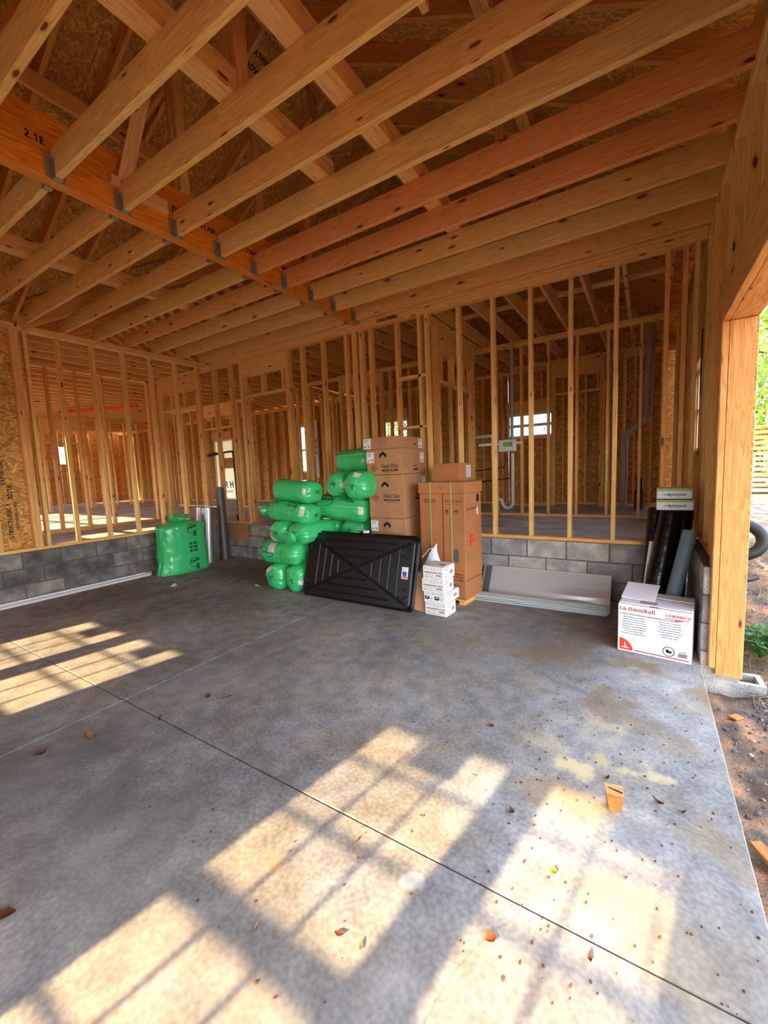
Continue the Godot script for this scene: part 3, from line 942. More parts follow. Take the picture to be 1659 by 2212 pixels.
# ============================================================ roof over the garage and the house
func build_roof():
	var r := structure("roof")
	var dv := 0.165
	# right slope
	var z := -2.985 + 0.405 * 14
	while z > -9.0:
		var p0 := Vector3(0.95, 3.70 + 0.5 * (0.44 - 0.95) + dv / 2, z - 0.019)
		var p1 := Vector3(-2.73, 3.70 + 0.5 * (0.44 + 2.73) + dv / 2, z - 0.019)
		bar(r, "rafter", p0, p1, 0.038, dv * 0.894, wood("_old"))
		z -= 0.405
	# left slope, cut along the valley
	z = -1.64 + 0.406 * 10
	while z > -5.7:
		var xv := -6.48 + maxf(0.0, -2.1 - z) if z < -2.1 else -6.95
		bar(r, "rafter", Vector3(xv + 0.04, 3.43 + 0.5 * (xv + 0.04 + 6.48) + dv / 2, z - 0.019), Vector3(-2.77, 3.43 + 0.5 * 3.71 + dv / 2, z - 0.019), 0.038, dv * 0.894, wood("_old"))
		z -= 0.406
	bb(r, "ridge_board", -2.769, -2.731, 5.13, 5.40, -9.05, 2.9, wood("_old"))
	bar(r, "valley_rafter", Vector3(-6.5, 3.40, -2.1), Vector3(-2.77, 5.26, -5.83), 0.04, 0.18, wood("_old"))
	# sheathing, panel by panel
	var a_r := 3.70 + 0.22 + dv
	for row in 4:
		var x1 := 0.95 - 1.09 * row
		var x0 := maxf(x1 - 1.087, -2.745)
		if x1 <= -2.745: continue
		var zc := 2.9 - (1.2 if row % 2 == 1 else 0.0)
		var zt := 2.9
		while zt > -9.05:
			var zb := maxf(zt - (2.438 if zt < 2.9 or row % 2 == 0 else 1.2), -9.05)
			sheet(r, "roof_panel", PackedVector2Array([Vector2(x0, zb + 0.002), Vector2(x1, zb + 0.002), Vector2(x1, zt - 0.002), Vector2(x0, zt - 0.002)]), a_r, -0.5, 0.0, 0.012, M.osb_roof)
			zt = zb
	sheet(r, "underlayment", PackedVector2Array([Vector2(-2.80, -9.05), Vector2(0.96, -9.05), Vector2(0.96, 2.92), Vector2(-2.80, 2.92)]), a_r + 0.0125, -0.5, 0.0, 0.004, M.dark_pipe)
	var keep := PackedVector2Array([Vector2(-6.95, 2.9), Vector2(-2.755, 2.9), Vector2(-2.755, -5.99), Vector2(-6.48, -2.26), Vector2(-6.95, -2.26)])
	for row in 4:
		for col in 4:
			var x0 := -6.95 + 1.09 * row
			var z1 := 2.9 - 2.438 * col + (1.2 if row % 2 == 1 else 0.0)
			var q := PackedVector2Array([Vector2(x0, z1 - 2.434), Vector2(x0 + 1.086, z1 - 2.434), Vector2(x0 + 1.086, z1), Vector2(x0, z1)])
			for part in Geometry2D.intersect_polygons(q, keep):
				sheet(r, "roof_panel", part, 3.43 + 3.24 + dv, 0.5, 0.0, 0.012, M.osb_roof)
	sheet(r, "underlayment", keep, 3.43 + 3.24 + dv + 0.0125, 0.5, 0.0, 0.004, M.dark_pipe)
	# purlin, posts and braces in the attic
	bb(r, "purlin", -4.12, -4.082, 4.49, 4.63, -2.62, 2.5, wood())
	bb(r, "purlin", -4.21, -4.12, 4.59, 4.628, -2.62, 2.5, wood())
	bb(r, "post", -3.33, -3.29, 3.778, 5.0, -2.31, -2.20, wood("_old"))
	bb(r, "post", -3.289, -3.251, 3.778, 5.02, -2.31, -2.23, wood())
	bb(r, "post", -2.13, -2.02, 3.70, 5.0, -1.80, -1.762, wood("_old"))
	bb(r, "post", -2.019, -1.98, 3.60, 4.95, -1.85, -1.76, M.wood_red)
	bar(r, "brace", Vector3(-3.245, 3.58, -1.765), Vector3(-2.76, 5.18, -2.05), 0.089, 0.038, M.wood_pale, Vector3(1, 0, 0.2))
	bar(r, "brace", Vector3(-4.1, 4.55, -2.30), Vector3(-2.79, 5.1, -2.42), 0.038, 0.089, wood("_old"))
	bar(r, "brace", Vector3(-4.1, 4.55, -1.30), Vector3(-2.79, 5.05, -1.72), 0.038, 0.089, wood("_old"))
	bar(r, "brace", Vector3(-2.02, 3.62, -2.60), Vector3(-2.74, 5.0, -3.3), 0.089, 0.038, wood("_old"), Vector3(1, 0, 0))
	for q in [[-3.31, -3.05], [-3.31, -3.75], [-3.31, -4.4]]:
		bb(r, "post", q[0], q[0] + 0.038, 3.778, 5.0, q[1] - 0.09, q[1], wood("_old"))
	# right-hand purlin on short posts
	bb(r, "purlin", -0.90, -0.862, 4.20, 4.34, -4.3, 2.5, wood("_old"))
	bb(r, "purlin", -0.99, -0.90, 4.30, 4.338, -4.3, 2.5, wood("_old"))
	for q in [-1.9, -3.1, -4.2]: bb(r, "post", -0.94, -0.902, 3.566, 4.3, q - 0.089, q, wood("_old"))
	# marks printed on the sheathing of the left slope
	var sl := Basis(Vector3(0, 0, -1), Vector3(0.8944, 0.4472, 0).normalized(), Vector3(0.4472, -0.8944, 0).normalized())
	for q in [["15/32 CAT", -5.0, -2.08, 0.035], ["EXPOSURE 1", -5.06, -2.06, 0.03], ["32/16", -4.9, -2.5, 0.045], ["THIS SIDE DOWN", -3.2, -2.9, 0.05], ["RATED SHEATHING", -3.1, -2.95, 0.04]]:
		var y: float = 3.43 + 3.24 + dv + 0.5 * q[1]
		text(r, q[0], q[3], Vector3(q[1] + 0.001, y - 0.002, q[2]), sl, M.blackink, true)
	# main roof: rises towards -z, ridge at z=-5.9
	var mr := structure("roof_house")
	var x := -5.4
	while x > -18.5:
		var zf := -1.5 if x < -6.6 else -2.1 - (x + 6.48)
		bar(mr, "rafter", Vector3(x, 3.45 + 0.5 * (-2.1 - zf) + 0.08, zf), Vector3(x, 5.43, -5.88), 0.038, 0.147, wood("_old"))
		bar(mr, "rafter", Vector3(x, 3.33, -10.1), Vector3(x, 5.43, -5.92), 0.038, 0.147, wood("_old"))
		x -= 0.406
	bb(mr, "ridge_board", -18.5, -2.78, 5.3, 5.52, -5.919, -5.881, wood("_old"))
	x = -18.6
	while x < -2.8:
		var xe := minf(x + 2.434, -2.70)
		for s in [[-5.9, -3.7], [-3.697, -1.4]]:
			var q := PackedVector2Array([Vector2(x, s[0]), Vector2(xe, s[0]), Vector2(xe, s[1]), Vector2(x, s[1])])
			var lim := PackedVector2Array([Vector2(-18.6, -5.9), Vector2(-2.70, -5.9), Vector2(-2.70, -5.80), Vector2(-6.42, -2.06), Vector2(-6.92, -1.4), Vector2(-18.6, -1.4)])
			for part in Geometry2D.intersect_polygons(q, lim): sheet(mr, "roof_panel", part, 3.45 - 1.05 + 0.165, 0.0, -0.5, 0.012, M.osb_roof)
		for s in [[-8.0, -5.9], [-10.1, -8.003]]:
			sheet(mr, "roof_panel", PackedVector2Array([Vector2(x, s[0]), Vector2(xe, s[0]), Vector2(xe, s[1]), Vector2(x, s[1])]), 5.35 + 2.95 + 0.165, 0.0, 0.5, 0.012, M.osb_roof)
		x += 2.438
	sheet(mr, "underlayment", PackedVector2Array([Vector2(-18.6, -5.9), Vector2(-2.70, -5.9), Vector2(-2.70, -5.80), Vector2(-6.42, -2.06), Vector2(-6.92, -1.4), Vector2(-18.6, -1.4)]), 3.45 - 1.05 + 0.1775, 0.0, -0.5, 0.004, M.dark_pipe)
	sheet(mr, "underlayment", PackedVector2Array([Vector2(-18.6, -10.1), Vector2(-2.70, -10.1), Vector2(-2.70, -5.86), Vector2(-18.6, -5.86)]), 5.35 + 2.95 + 0.1775, 0.0, 0.5, 0.004, M.dark_pipe)
	gable(mr, -7.0, 0.95, -9.06)
	gable_x(mr, -2.79, [Vector2(-5.6, 5.455), Vector2(-9.06, 5.455), Vector2(-9.06, 3.6)])
	gable_x(mr, -18.93, [Vector2(-1.5, 3.38), Vector2(-9.3, 3.38), Vector2(-9.9, 3.5), Vector2(-5.9, 5.5), Vector2(-1.5, 3.35)])

# ============================================================ the house beyond
func framed_x(called: String, z: float, x0: float, x1: float, first: float, gaps := [], y1 := H, side := -1.0):
	# stud wall along x, face at z, running to z+side*0.089; gaps [a, b] are doorways
	var w := structure(called)
	var z2 := z + side * 0.089
	for y in [y1 - 0.076, y1 - 0.038]: bb(w, "top_plate", x0, x1, y, y + 0.0375, minf(z, z2), maxf(z, z2), wood())
	var e := x0
	for g in gaps + [[x1, x1]]:
		if g[0] > e: bb(w, "sole_plate", e, g[0], PF, PF + 0.038, minf(z, z2), maxf(z, z2), wood())
		e = g[1]
		if g[1] > g[0]:
			for q in [g[0] - 0.038, g[0] - 0.077, g[1], g[1] + 0.039]: stud_x(w, q, minf(z, z2), maxf(z, z2), PF + 0.038, y1 - 0.076)
			bb(w, "header", g[0], g[1], y1 - 0.34, y1 - 0.078, minf(z, z2), maxf(z, z2), wood())
			bb(w, "blocking", g[0], g[1], y1 - 0.66, y1 - 0.62, minf(z, z2), maxf(z, z2), wood())
			var c: float = g[0] + 0.3
			while c < g[1]:
				bb(w, "cripple", c, c + 0.038, y1 - 0.62, y1 - 0.34, minf(z, z2), maxf(z, z2), wood())
				c += 0.406
	var x := first
	while x < x1:
		var ok := true
		for g in gaps: ok = ok and not (x > g[0] - 0.12 and x < g[1] + 0.08)
		if ok: stud_x(w, x, minf(z, z2), maxf(z, z2), PF + 0.038, y1 - 0.076)
		x += 0.406
	return w

func framed_z(called: String, x: float, z0: float, z1: float, first: float, gaps := [], y1 := H):
	var w := structure(called)
	var x2 := x - 0.089
	for y in [y1 - 0.076, y1 - 0.038]: bb(w, "top_plate", x2, x, y, y + 0.0375, z0, z1, wood())
	var e := z0
	for g in gaps + [[z1, z1]]:
		if g[0] > e: bb(w, "sole_plate", x2, x, PF, PF + 0.038, e, g[0], wood())
		e = g[1]
		if g[1] > g[0]:
			for q in [g[0], g[0] - 0.039, g[1] + 0.038, g[1] + 0.077]: stud_z(w, x2, x, q, PF + 0.038, y1 - 0.076)
			bb(w, "header", x2, x, y1 - 0.40, y1 - 0.078, g[0], g[1], wood())
			bb(w, "blocking", x2, x, y1 - 0.80, y1 - 0.76, g[0], g[1], wood())
			var c: float = g[0] + 0.3
			while c < g[1]:
				bb(w, "cripple", x2, x, y1 - 0.76, y1 - 0.40, c, c + 0.038, wood())
				c += 0.406
	var z := first
	while z > z0 + 0.04:
		var ok := true
		for g in gaps: ok = ok and not (z > g[0] - 0.08 and z < g[1] + 0.12)
		if ok: stud_z(w, x2, x, z, PF + 0.038, y1 - 0.076)
		z -= 0.406
	return w

func build_house():
	framed_x("wall_bath", -6.9, -6.4, 0.41, -6.32 + 0.12, [[-5.3, -4.4]])
	framed_x("wall_closet", -8.6, -2.3, 0.41, -2.0, [[-1.5, -0.75]])
	framed_z("wall_partition", -2.36, -6.9, -4.81, -4.85, [[-6.45, -5.25]])
	framed_z("wall_hall", -8.23, -4.72, -2.1, -2.92, [])
	framed_x("wall_hall_end", -4.72, -8.23, -6.57, -8.19, [[-8.06, -6.98]])
	framed_z("wall_pantry", -6.6, -8.98, -6.9, -7.0, [])
	framed_z("wall_living", -14.6, -9.0, -2.1, -2.3, [[-6.0, -5.0]])
	framed_x("wall_living_back", -7.2, -11.9, -8.3, -11.8, [[-10.35, -9.05]])
	# rear wall with sheathing and windows
	var rear := [[-12.53, -11.62, 0.69, 2.62], [-8.58, -8.0, 1.50, 2.76], [-5.63, -5.0, 2.15, 2.62], [-2.49, -1.65, 2.04, 2.45]]
	var w := structure("wall_rear")
	bb(w, "sole_plate", -18.9, 0.41, PF, PF + 0.038, -9.14, -9.0, wood())
	bb(w, "top_plate", -18.9, 0.41, 3.304, 3.38, -9.14, -9.0, wood())
	var x := -18.9
	while x < 0.4:
		var g = null
		for q in rear: if x + 0.04 > q[0] - 0.05 and x < q[1] + 0.05: g = q
		if g == null: stud_x(w, x, -9.14, -9.0, PF + 0.038, 3.304)
		else:
			bb(w, "cripple", x, x + 0.038, PF + 0.038, g[2] - 0.1, -9.14, -9.0, wood())
			bb(w, "cripple", x, x + 0.038, g[3] + 0.30, 3.304, -9.14, -9.0, wood())
		x += 0.406
	var e := -19.0
	for q in rear + [[0.56, 0.56, 0, 0]]:
		var a: float = e
		while a < q[0] - 0.05:
			var b: float = minf(a + 1.22, q[0] - 0.05)
			bb(w, "osb_panel", a, b - 0.003, 0.45, 3.42, -9.155, -9.142, M.osb)
			a = b
		if q[1] > q[0]:
			bb(w, "osb_panel", q[0] - 0.05, q[1] + 0.05, 0.45, q[2] - 0.05, -9.155, -9.142, M.osb)
			bb(w, "osb_panel", q[0] - 0.05, q[1] + 0.05, q[3] + 0.05, 3.42, -9.155, -9.142, M.osb)
			bb(w, "header", q[0] - 0.06, q[1] + 0.06, q[3] + 0.052, q[3] + 0.30, -9.14, -9.0, wood())
			bb(w, "window_sill", q[0] - 0.06, q[1] + 0.06, q[2] - 0.09, q[2] - 0.052, -9.14, -9.0, wood())
		e = q[1] + 0.05
	var sheet_win = window_unit("window_5", rear[0][0], rear[0][1], rear[0][2], rear[0][3], -9.1, 0.0, 1, [], false)
	bb(sheet_win, "house_wrap", rear[0][0], rear[0][1], rear[0][2], rear[0][3], -9.085, -9.082, M.sheer)
	text(sheet_win, "R H", 0.22, Vector3(-11.95, 1.15, -9.080), Basis(), M.blue_ink, true)
	text(sheet_win, "H O M E", 0.07, Vector3(-11.95, 0.92, -9.080), Basis(), M.blue_ink, true)
	bb(sheet_win, "osb_patch", -12.15, -11.6, 1.7, 2.05, -9.079, -9.07, M.osb)
	var w6 = window_unit("window_6", rear[1][0], rear[1][1], rear[1][2], rear[1][3], -9.1, 2.1, 1, [], false)
	bb(w6, "house_wrap", rear[1][1] + 0.06, rear[1][1] + 0.16, 1.3, 2.9, -8.998, -8.994, M.white)
	for k in 3: text(w6, "C", 0.10, Vector3(rear[1][1] + 0.11, 2.0 + 0.16 * k, -8.992), Basis(), M.blackink, true)
	window_unit("window_7", rear[2][0], rear[2][1], rear[2][2], rear[2][3], -9.1, 0.0, 1, [], false)
	var w8 = window_unit("window_8", rear[3][0], rear[3][1], rear[3][2], rear[3][3], -9.1, 2.245, 2, [], false)
	bb(w8, "daylight_tint_film", rear[3][0], rear[3][1], rear[3][2], rear[3][3], -9.128, -9.126, M.daylight_tint)  # glow of the sunlit outdoors put into this sheet's yellow colour
	bb(w8, "sticker", -1.80, -1.785, 2.10, 2.18, -9.06, -9.055, M.blackink)
	# front wall of the house (left of the garage) with its windows, and the far end wall
	var fr := [[-17.6, -16.2, 1.0, 2.2], [-14.1, -12.6, 0.95, 2.12], [-12.4, -10.9, 0.95, 2.12], [-10.7, -9.25, 0.95, 2.12], [-7.60, -6.98, 1.0, 1.66]]
	var f := structure("wall_house_front")
	bb(f, "sole_plate", -18.9, -6.57, PF, PF + 0.038, -2.1, -1.96, wood())
	bb(f, "top_plate", -18.9, -6.57, 3.304, 3.38, -2.1, -1.96, wood())
	e = -19.0
	for q in fr + [[-6.58, -6.58, 0, 0]]:
		bb(f, "osb_panel", e, q[0] - 0.05, 0.3, 3.42, -1.955, -1.943, M.osb)
		if q[1] > q[0]:
			bb(f, "osb_panel", q[0] - 0.05, q[1] + 0.05, 0.3, q[2] - 0.05, -1.955, -1.943, M.osb)
			bb(f, "osb_panel", q[0] - 0.05, q[1] + 0.05, q[3] + 0.05, 3.42, -1.955, -1.943, M.osb)
		e = q[1] + 0.05
	bb(f, "eave_blocking", -18.9, -6.57, 3.422, 3.62, -1.955, -1.943, M.osb)
	x = -18.9
	while x < -6.6:
		var hit := false
		for q in fr: hit = hit or (x + 0.04 > q[0] - 0.05 and x < q[1] + 0.05)
		if not hit: stud_x(f, x, -2.1, -1.96, PF + 0.038, 3.304)
		x += 0.406
	for i in fr.size(): window_unit("window_%d" % (10 + i), fr[i][0], fr[i][1], fr[i][2], fr[i][3], -2.0, (fr[i][2] + fr[i][3]) / 2, 2, [], false)
	var d := structure("wall_house_left")
	for q in [[-9.1, -7.06, 0.45, 3.42], [-6.88, -2.0, 0.45, 3.42], [-7.06, -6.88, 0.45, 2.15], [-7.06, -6.88, 2.80, 3.42]]: bb(d, "osb_panel", -18.96, -18.948, q[2], q[3], q[0], q[1] - 0.003, M.osb)
	for k in 17:
		if k in [11, 12]: continue
		stud_z(d, -18.94, -18.8, -2.2 - 0.406 * k, PF, 3.304)
	# joists over the house rooms, running front to back
	var c := structure("ceiling_house")
	x = -7.17
	while x > -18.5:
		bb(c, "ceiling_joist", x, x + 0.038, H, H + 0.184, -9.1, -2.0, wood())
		x -= 0.41
	for xx in [0.2, -0.215, -0.61, -1.01, -1.41, -1.835, -2.30, -2.71, -3.12, -3.53, -3.94, -4.35, -4.76, -5.17, -5.58, -5.99, -6.40]:
		bb(c, "ceiling_joist", xx - 0.038, xx, H, H + 0.184, -9.1, -4.74, wood("_old"))
	for zz in [-6.0, -7.9]: bb(c, "strongback_flat", -18.4, 0.3, H + 0.185, H + 0.223, zz, zz + 0.089, wood())

# ============================================================ outside the vehicle door
func ground_y(x: float, z: float) -> float:
	var n: FastNoiseLite = cache["ground"]
	var y := -0.20 + 0.05 * n.get_noise_2d(x * 40, z * 40) + 0.10 * n.get_noise_2d(x * 9, z * 9)
	var d := Vector2(x - 0.5, z + 3.5).length()
	y += clampf((-3.55 - z) * 0.30, 0.0, 0.55) + clampf((-6.0 - z) * 0.012, 0.0, 0.8)
	y += 0.10 * clampf((x - 0.45) * 1.2, 0.0, 0.6)
	if d < 2.5 and z > -3.3: y += 0.05 * clampf(x - 0.4, 0, 1)
	return y

func patch(x0: float, x1: float, z0: float, z1: float, nx: int, nz: int) -> ArrayMesh:
	var st := SurfaceTool.new()
	st.begin(Mesh.PRIMITIVE_TRIANGLES)
	st.set_smooth_group(0)
	for j in nz + 1:
		for i in nx + 1:
			var x := lerpf(x0, x1, float(i) / nx)
			var z := lerpf(z0, z1, float(j) / nz)
			st.set_uv(Vector2(x, z))
			st.add_vertex(Vector3(x, ground_y(x, z), z))
	for j in nz:
		for i in nx:
			var a := j * (nx + 1) + i
			for q in [a, a + 1, a + nx + 2, a, a + nx + 2, a + nx + 1]: st.add_index(q)
	st.generate_normals()
	return st.commit()

func lump(r: float, seed_: int, flat := 0.7, seg := 8) -> ArrayMesh:
	# an irregular stone
	var g := RandomNumberGenerator.new()
	g.seed = seed_
	var sh := Shape.new()
	var rows := 5
	var P := []
	for i in rows + 1:
		var ring := []
		var th := PI * i / rows
		for k in seg:
			var rr := r * g.randf_range(0.72, 1.15) if i > 0 and i < rows else r
			ring.append(Vector3(sin(th) * cos(TAU * k / seg), cos(th) * flat, sin(th) * sin(TAU * k / seg)) * rr)
		P.append(ring)
	for i in rows:
		for k in seg:
			var q := (k + 1) % seg
			var o: Vector3 = P[i][k] + P[i + 1][q]
			sh.quad(P[i][k], P[i][q], P[i + 1][q], P[i + 1][k], Vector2(), Vector2(), Vector2(), Vector2(), o)
	return sh.mesh()

func scatter(parent, called: String, mesh: Mesh, m: Material, xf: Array) -> MultiMeshInstance3D:
	var mm := MultiMesh.new()
	mm.transform_format = MultiMesh.TRANSFORM_3D
	mm.mesh = mesh
	mm.instance_count = xf.size()
	for i in xf.size(): mm.set_instance_transform(i, xf[i])
	var o := MultiMeshInstance3D.new()
	o.multimesh = mm
	o.material_override = m
	o.name = numbered(called, parent)
	parent.add_child(o, true)
	return o

func leaf_mesh(l: float, w: float) -> ArrayMesh:
	var sh := Shape.new()
	var p := [Vector3(0, 0, 0), Vector3(w / 2, 0.012, l * 0.4), Vector3(0, -0.02 * l, l), Vector3(-w / 2, 0.012, l * 0.4)]
	sh.quad(p[0], p[1], p[2], p[3], Vector2(), Vector2(), Vector2(), Vector2(), Vector3.UP)
	return sh.mesh()

func turned(p: Vector3, s: float) -> Transform3D:
	return Transform3D(Basis.from_euler(Vector3(rng.randf() * TAU, rng.randf() * TAU, rng.randf() * TAU)).scaled(Vector3.ONE * s), p)

func tree(called: String, label: String, at: Vector3, h: float, cr: Vector3, n: int, m: Material, group := ""):
	var t := node(called, at)
	meta(t, label, "tree", group)
	var sh := Shape.new()
	tube_into(sh, [Vector3(0, -0.4, 0), Vector3(0.05, h * 0.3, 0.02), Vector3(-0.05, h * 0.6, 0), Vector3(0.04, h * 0.95, 0.05)], 0.11, 8)
	var tips := []
	for k in 26:
		var a := rng.randf() * TAU
		var y := h * rng.randf_range(0.35, 0.9)
		var e := Vector3(cos(a) * cr.x * rng.randf_range(0.4, 0.9), y + cr.y * rng.randf_range(-0.1, 0.5), sin(a) * cr.z * rng.randf_range(0.4, 0.9))
		tube_into(sh, [Vector3(0, y * 0.8, 0), e * 0.5 + Vector3(0, y * 0.45, 0), e], 0.025, 5)
		tips.append(e)
	obj(t, "trunk", sh.mesh(), M.bark)
	var xf := []
	for i in n:
		var c: Vector3 = tips[rng.randi() % tips.size()]
		var p := c + Vector3(rng.randfn(), rng.randfn(), rng.randfn()) * 0.28 * cr.x * 0.6
		xf.append(turned(p, rng.randf_range(0.7, 1.3)))
	var f := scatter(t, "foliage", leaf_mesh(0.34, 0.22) if m == M.leaf_big else leaf_mesh(0.16, 0.085), m, xf)
	meta(f, "", "", "", "stuff")

func build_outside():
	var n := FastNoiseLite.new()
	n.seed = 3
	n.frequency = 0.05
	cache["ground"] = n
	var g := structure("ground")
	obj(g, "bare_earth", patch(0.33, 3.0, -6.2, 1.2, 150, 200), M.dirt)
	obj(g, "bare_earth", patch(0.33, 60.0, -90.0, -6.2, 60, 90), M.dirt)
	obj(g, "bare_earth", patch(3.0, 60.0, -6.2, 60.0, 40, 50), M.dirt)
	obj(g, "bare_earth", patch(0.33, 3.0, 1.2, 60.0, 12, 60), M.dirt)
	bb(g, "earth_under_house", -80.0, 0.335, -0.6, -0.21, -90.0, 60.0, M.dirt)
	# gravel, chips and clods lying on the earth
	var xa := []
	var xb := []
	for i in 1500:
		var x := 0.42 + absf(rng.randfn()) * 0.5
		var z := rng.randf_range(-5.8, -0.9)
		if i % 3 == 0:
			x = 0.62 + rng.randf() * 0.3; z = rng.randf_range(-3.75, -3.0)
		if x < 0.62 and z < -3.28 and z > -5.0: continue
		var s := rng.randf_range(0.3, 1.2)
		var tf := turned(Vector3(x, ground_y(x, z), z), s)
		if i % 4 == 0: xb.append(tf)
		else: xa.append(tf)
	meta(scatter(self, "gravel", lump(0.014, 4), M.gravel, xa), "dark grey gravel and clods strewn over the bare earth beside the slab", "gravel", "", "stuff")
	meta(scatter(self, "stone_chips", lump(0.011, 9), M.gravel_pale, xb), "pale stone chips scattered on the bare earth beside the slab", "gravel", "", "stuff")
	# dry straw and roots
	var st := []
	for i in 700:
		var x := rng.randf_range(0.62, 1.5)
		var z := rng.randf_range(-6.0, -3.4)
		st.append(Transform3D(Basis.from_euler(Vector3(rng.randf_range(-0.4, 0.4), rng.randf() * TAU, rng.randf_range(-0.5, 0.5))).scaled(Vector3.ONE * rng.randf_range(0.5, 1.4)), Vector3(x, ground_y(x, z) + 0.015, z)))
	var blade := Shape.new()
	tube_into(blade, [Vector3(-0.07, 0, 0), Vector3(0, 0.014, 0.006), Vector3(0.07, 0, 0)], 0.0022, 4)
	meta(scatter(self, "dry_straw", blade.mesh(), M.straw, st), "dry straw and roots lying tangled on the bank outside the door", "straw", "", "stuff")
	# hollow block under the jamb
	var hb := node("hollow_block", Vector3(0.50, -0.29, -3.60), 0.02)
	meta(hb, "grey hollow concrete block half buried under the foot of the door jamb", "block")
	var sh := Shape.new()
	for q in [[-0.08, 0.0], [0.08, 0.0]]: sh.box(Vector3(0, 0.1, q[0]), Vector3(0.40, 0.2, 0.034))
	for q in [-0.184, 0.0, 0.184]: sh.box(Vector3(q, 0.1, 0), Vector3(0.034, 0.2, 0.13))
	obj(hb, "shell", sh.mesh(), M.block_pale1)
	var hb2 := node("concrete_block", Vector3(0.50, -0.085, -3.515))
	meta(hb2, "narrow concrete block stood on the hollow block behind the door jamb", "block")
	obj(hb2, "shell", board_mesh(Vector3(0.12, 0.10, 0.02), 0.004), M.block_pale0, Vector3(0, 0.05, 0))
	# added porch roof, out of view, dims skylight on the slab by the door
	var po := structure("added_porch_roof")
	for k in 12: bar(po, "rafter", Vector3(0.57, 2.98, -2.66 + 0.386 * k), Vector3(2.5, 2.62, -2.66 + 0.386 * k), 0.038, 0.14, wood())
	for k in 2: sheet(po, "roof_panel", PackedVector2Array([Vector2(0.57, -2.7 + 2.16 * k), Vector2(2.55, -2.7 + 2.16 * k), Vector2(2.55, -0.545 + 2.16 * k), Vector2(0.57, -0.545 + 2.16 * k)]), 3.17, -0.1865, 0.0, 0.012, M.osb)
	bb(po, "beam", 2.40, 2.49, 2.30, 2.55, -2.7, 1.65, wood())
	for z in [-2.6, -0.5, 1.55]: bb(po, "post", 2.40, 2.49, -0.4, 2.30, z - 0.045, z + 0.045, wood())
	# corrugated drain pipe in a loop
	var pts := []
	for k in 130:
		var a := -1.9 + 3.9 * k / 129.0
		pts.append(Vector3(0.715 + 0.20 * cos(a), 0.66 + 0.15 * sin(a), -5.0 - 0.05 * sin(a)))
	meta(obj(self, "drain_pipe", tube(pts, 0.05, 14, 0.05), M.black_rubber), "black corrugated drain pipe looping up beside the door jamb", "pipe")
	var cut := []
	for k in 12: cut.append(Vector3(0.66 + 0.016 * k, 0.36 + 0.006 * (k - 6) * (k - 6) * 0.10, -4.6 - 0.012 * k))
	meta(obj(self, "pipe_scrap", tube(cut, 0.026, 10, 0.0), M.black_rubber), "black pipe offcut lying on the earth below the corrugated pipe", "pipe")
	meta(obj(self, "conduit", tube([Vector3(0.66, 0.16, -4.5), Vector3(0.70, 0.24, -4.52), Vector3(0.71, 0.32, -4.54)], 0.006, 6), M.white), "thin white conduit end sticking out of the earth by the jamb", "conduit")
	# weeds by the jamb
	var wd := node("weed_clump", Vector3(0.74, -0.02, -3.98))
	meta(wd, "low green leafy weed growing on the earth beside the door jamb", "weed")
	var xs := []
	for i in 420:
		var a := rng.randf() * TAU
		var r := sqrt(rng.randf()) * 0.20
		xs.append(Transform3D(Basis.from_euler(Vector3(rng.randf_range(-0.9, 0.3), rng.randf() * TAU, rng.randf_range(-0.4, 0.4))).scaled(Vector3.ONE * rng.randf_range(0.25, 0.55)), Vector3(cos(a) * r, rng.randf() * 0.20 * (1.0 - r * 3.0) + 0.02, sin(a) * r)))
	meta(scatter(wd, "leaves", leaf_mesh(0.12, 0.09), M.leaf_weed, xs), "", "", "", "stuff")
	var stem := Shape.new()
	for k in 14: tube_into(stem, [Vector3(0, -0.05, 0), Vector3(rng.randf_range(-0.16, 0.16), 0.15, rng.randf_range(-0.16, 0.16))], 0.003, 4)
	obj(wd, "stems", stem.mesh(), M.leaf_weed)
	# stacked lumber at the edge of the lot
	var ls := node("lumber_stack", Vector3(2.1, 0.50, -13.2), -0.15)
	meta(ls, "tall stack of sawn yellow lumber in layers with gaps at the edge of the lot", "lumber")
	for k in 13:
		var y := 0.06 + k * 0.125
		for j in 5:
			var c := rng.randf_range(-0.05, 0.05)
			bb(ls, "plank", c + rng.randf_range(-0.1, 0.0), 3.4 + c, y, y + 0.075, -0.2 * j - 0.16 + c, -0.2 * j + c, wood())
		if k % 2 == 1:
			for q in [0.3, 1.5, 2.8]: bb(ls, "sticker_board", q, q + 0.09, y + 0.076, y + 0.124, -1.0, 0.02, wood("_old"))
	tree("shade_tree", "green broadleaf tree hanging over the lumber stack beyond the door jamb", Vector3(3.9, 0.3, -15.5), 5.6, Vector3(2.6, 1.5, 2.4), 5200, M.leaf)
	tree("shade_tree", "smaller green tree standing nearer the house corner, seen past the jamb", Vector3(2.9, 0.1, -11.6), 4.6, Vector3(1.2, 1.6, 1.2), 1500, M.leaf)
	for k in 4:
		tree("hedge_tree", ["sunlit yellow-green shrub behind the left end of the lumber stack", "sunlit yellow-green shrub behind the right end of the lumber stack", "yellow-green tree far behind the rear windows", "green tree outside the small rear window"][k], [Vector3(3.4, 0.6, -20), Vector3(8.6, 0.8, -21), Vector3(-11, -0.2, -18), Vector3(-7.2, -0.2, -15)][k], [2.3, 2.5, 5.0, 5.0][k], [Vector3(1.7, 1.2, 1.5), Vector3(2.0, 1.2, 1.5), Vector3(2.4, 2, 2), Vector3(2.4, 2, 2)][k], 1900, [M.leaf_yellow, M.leaf_yellow, M.leaf_yellow, M.leaf][k])
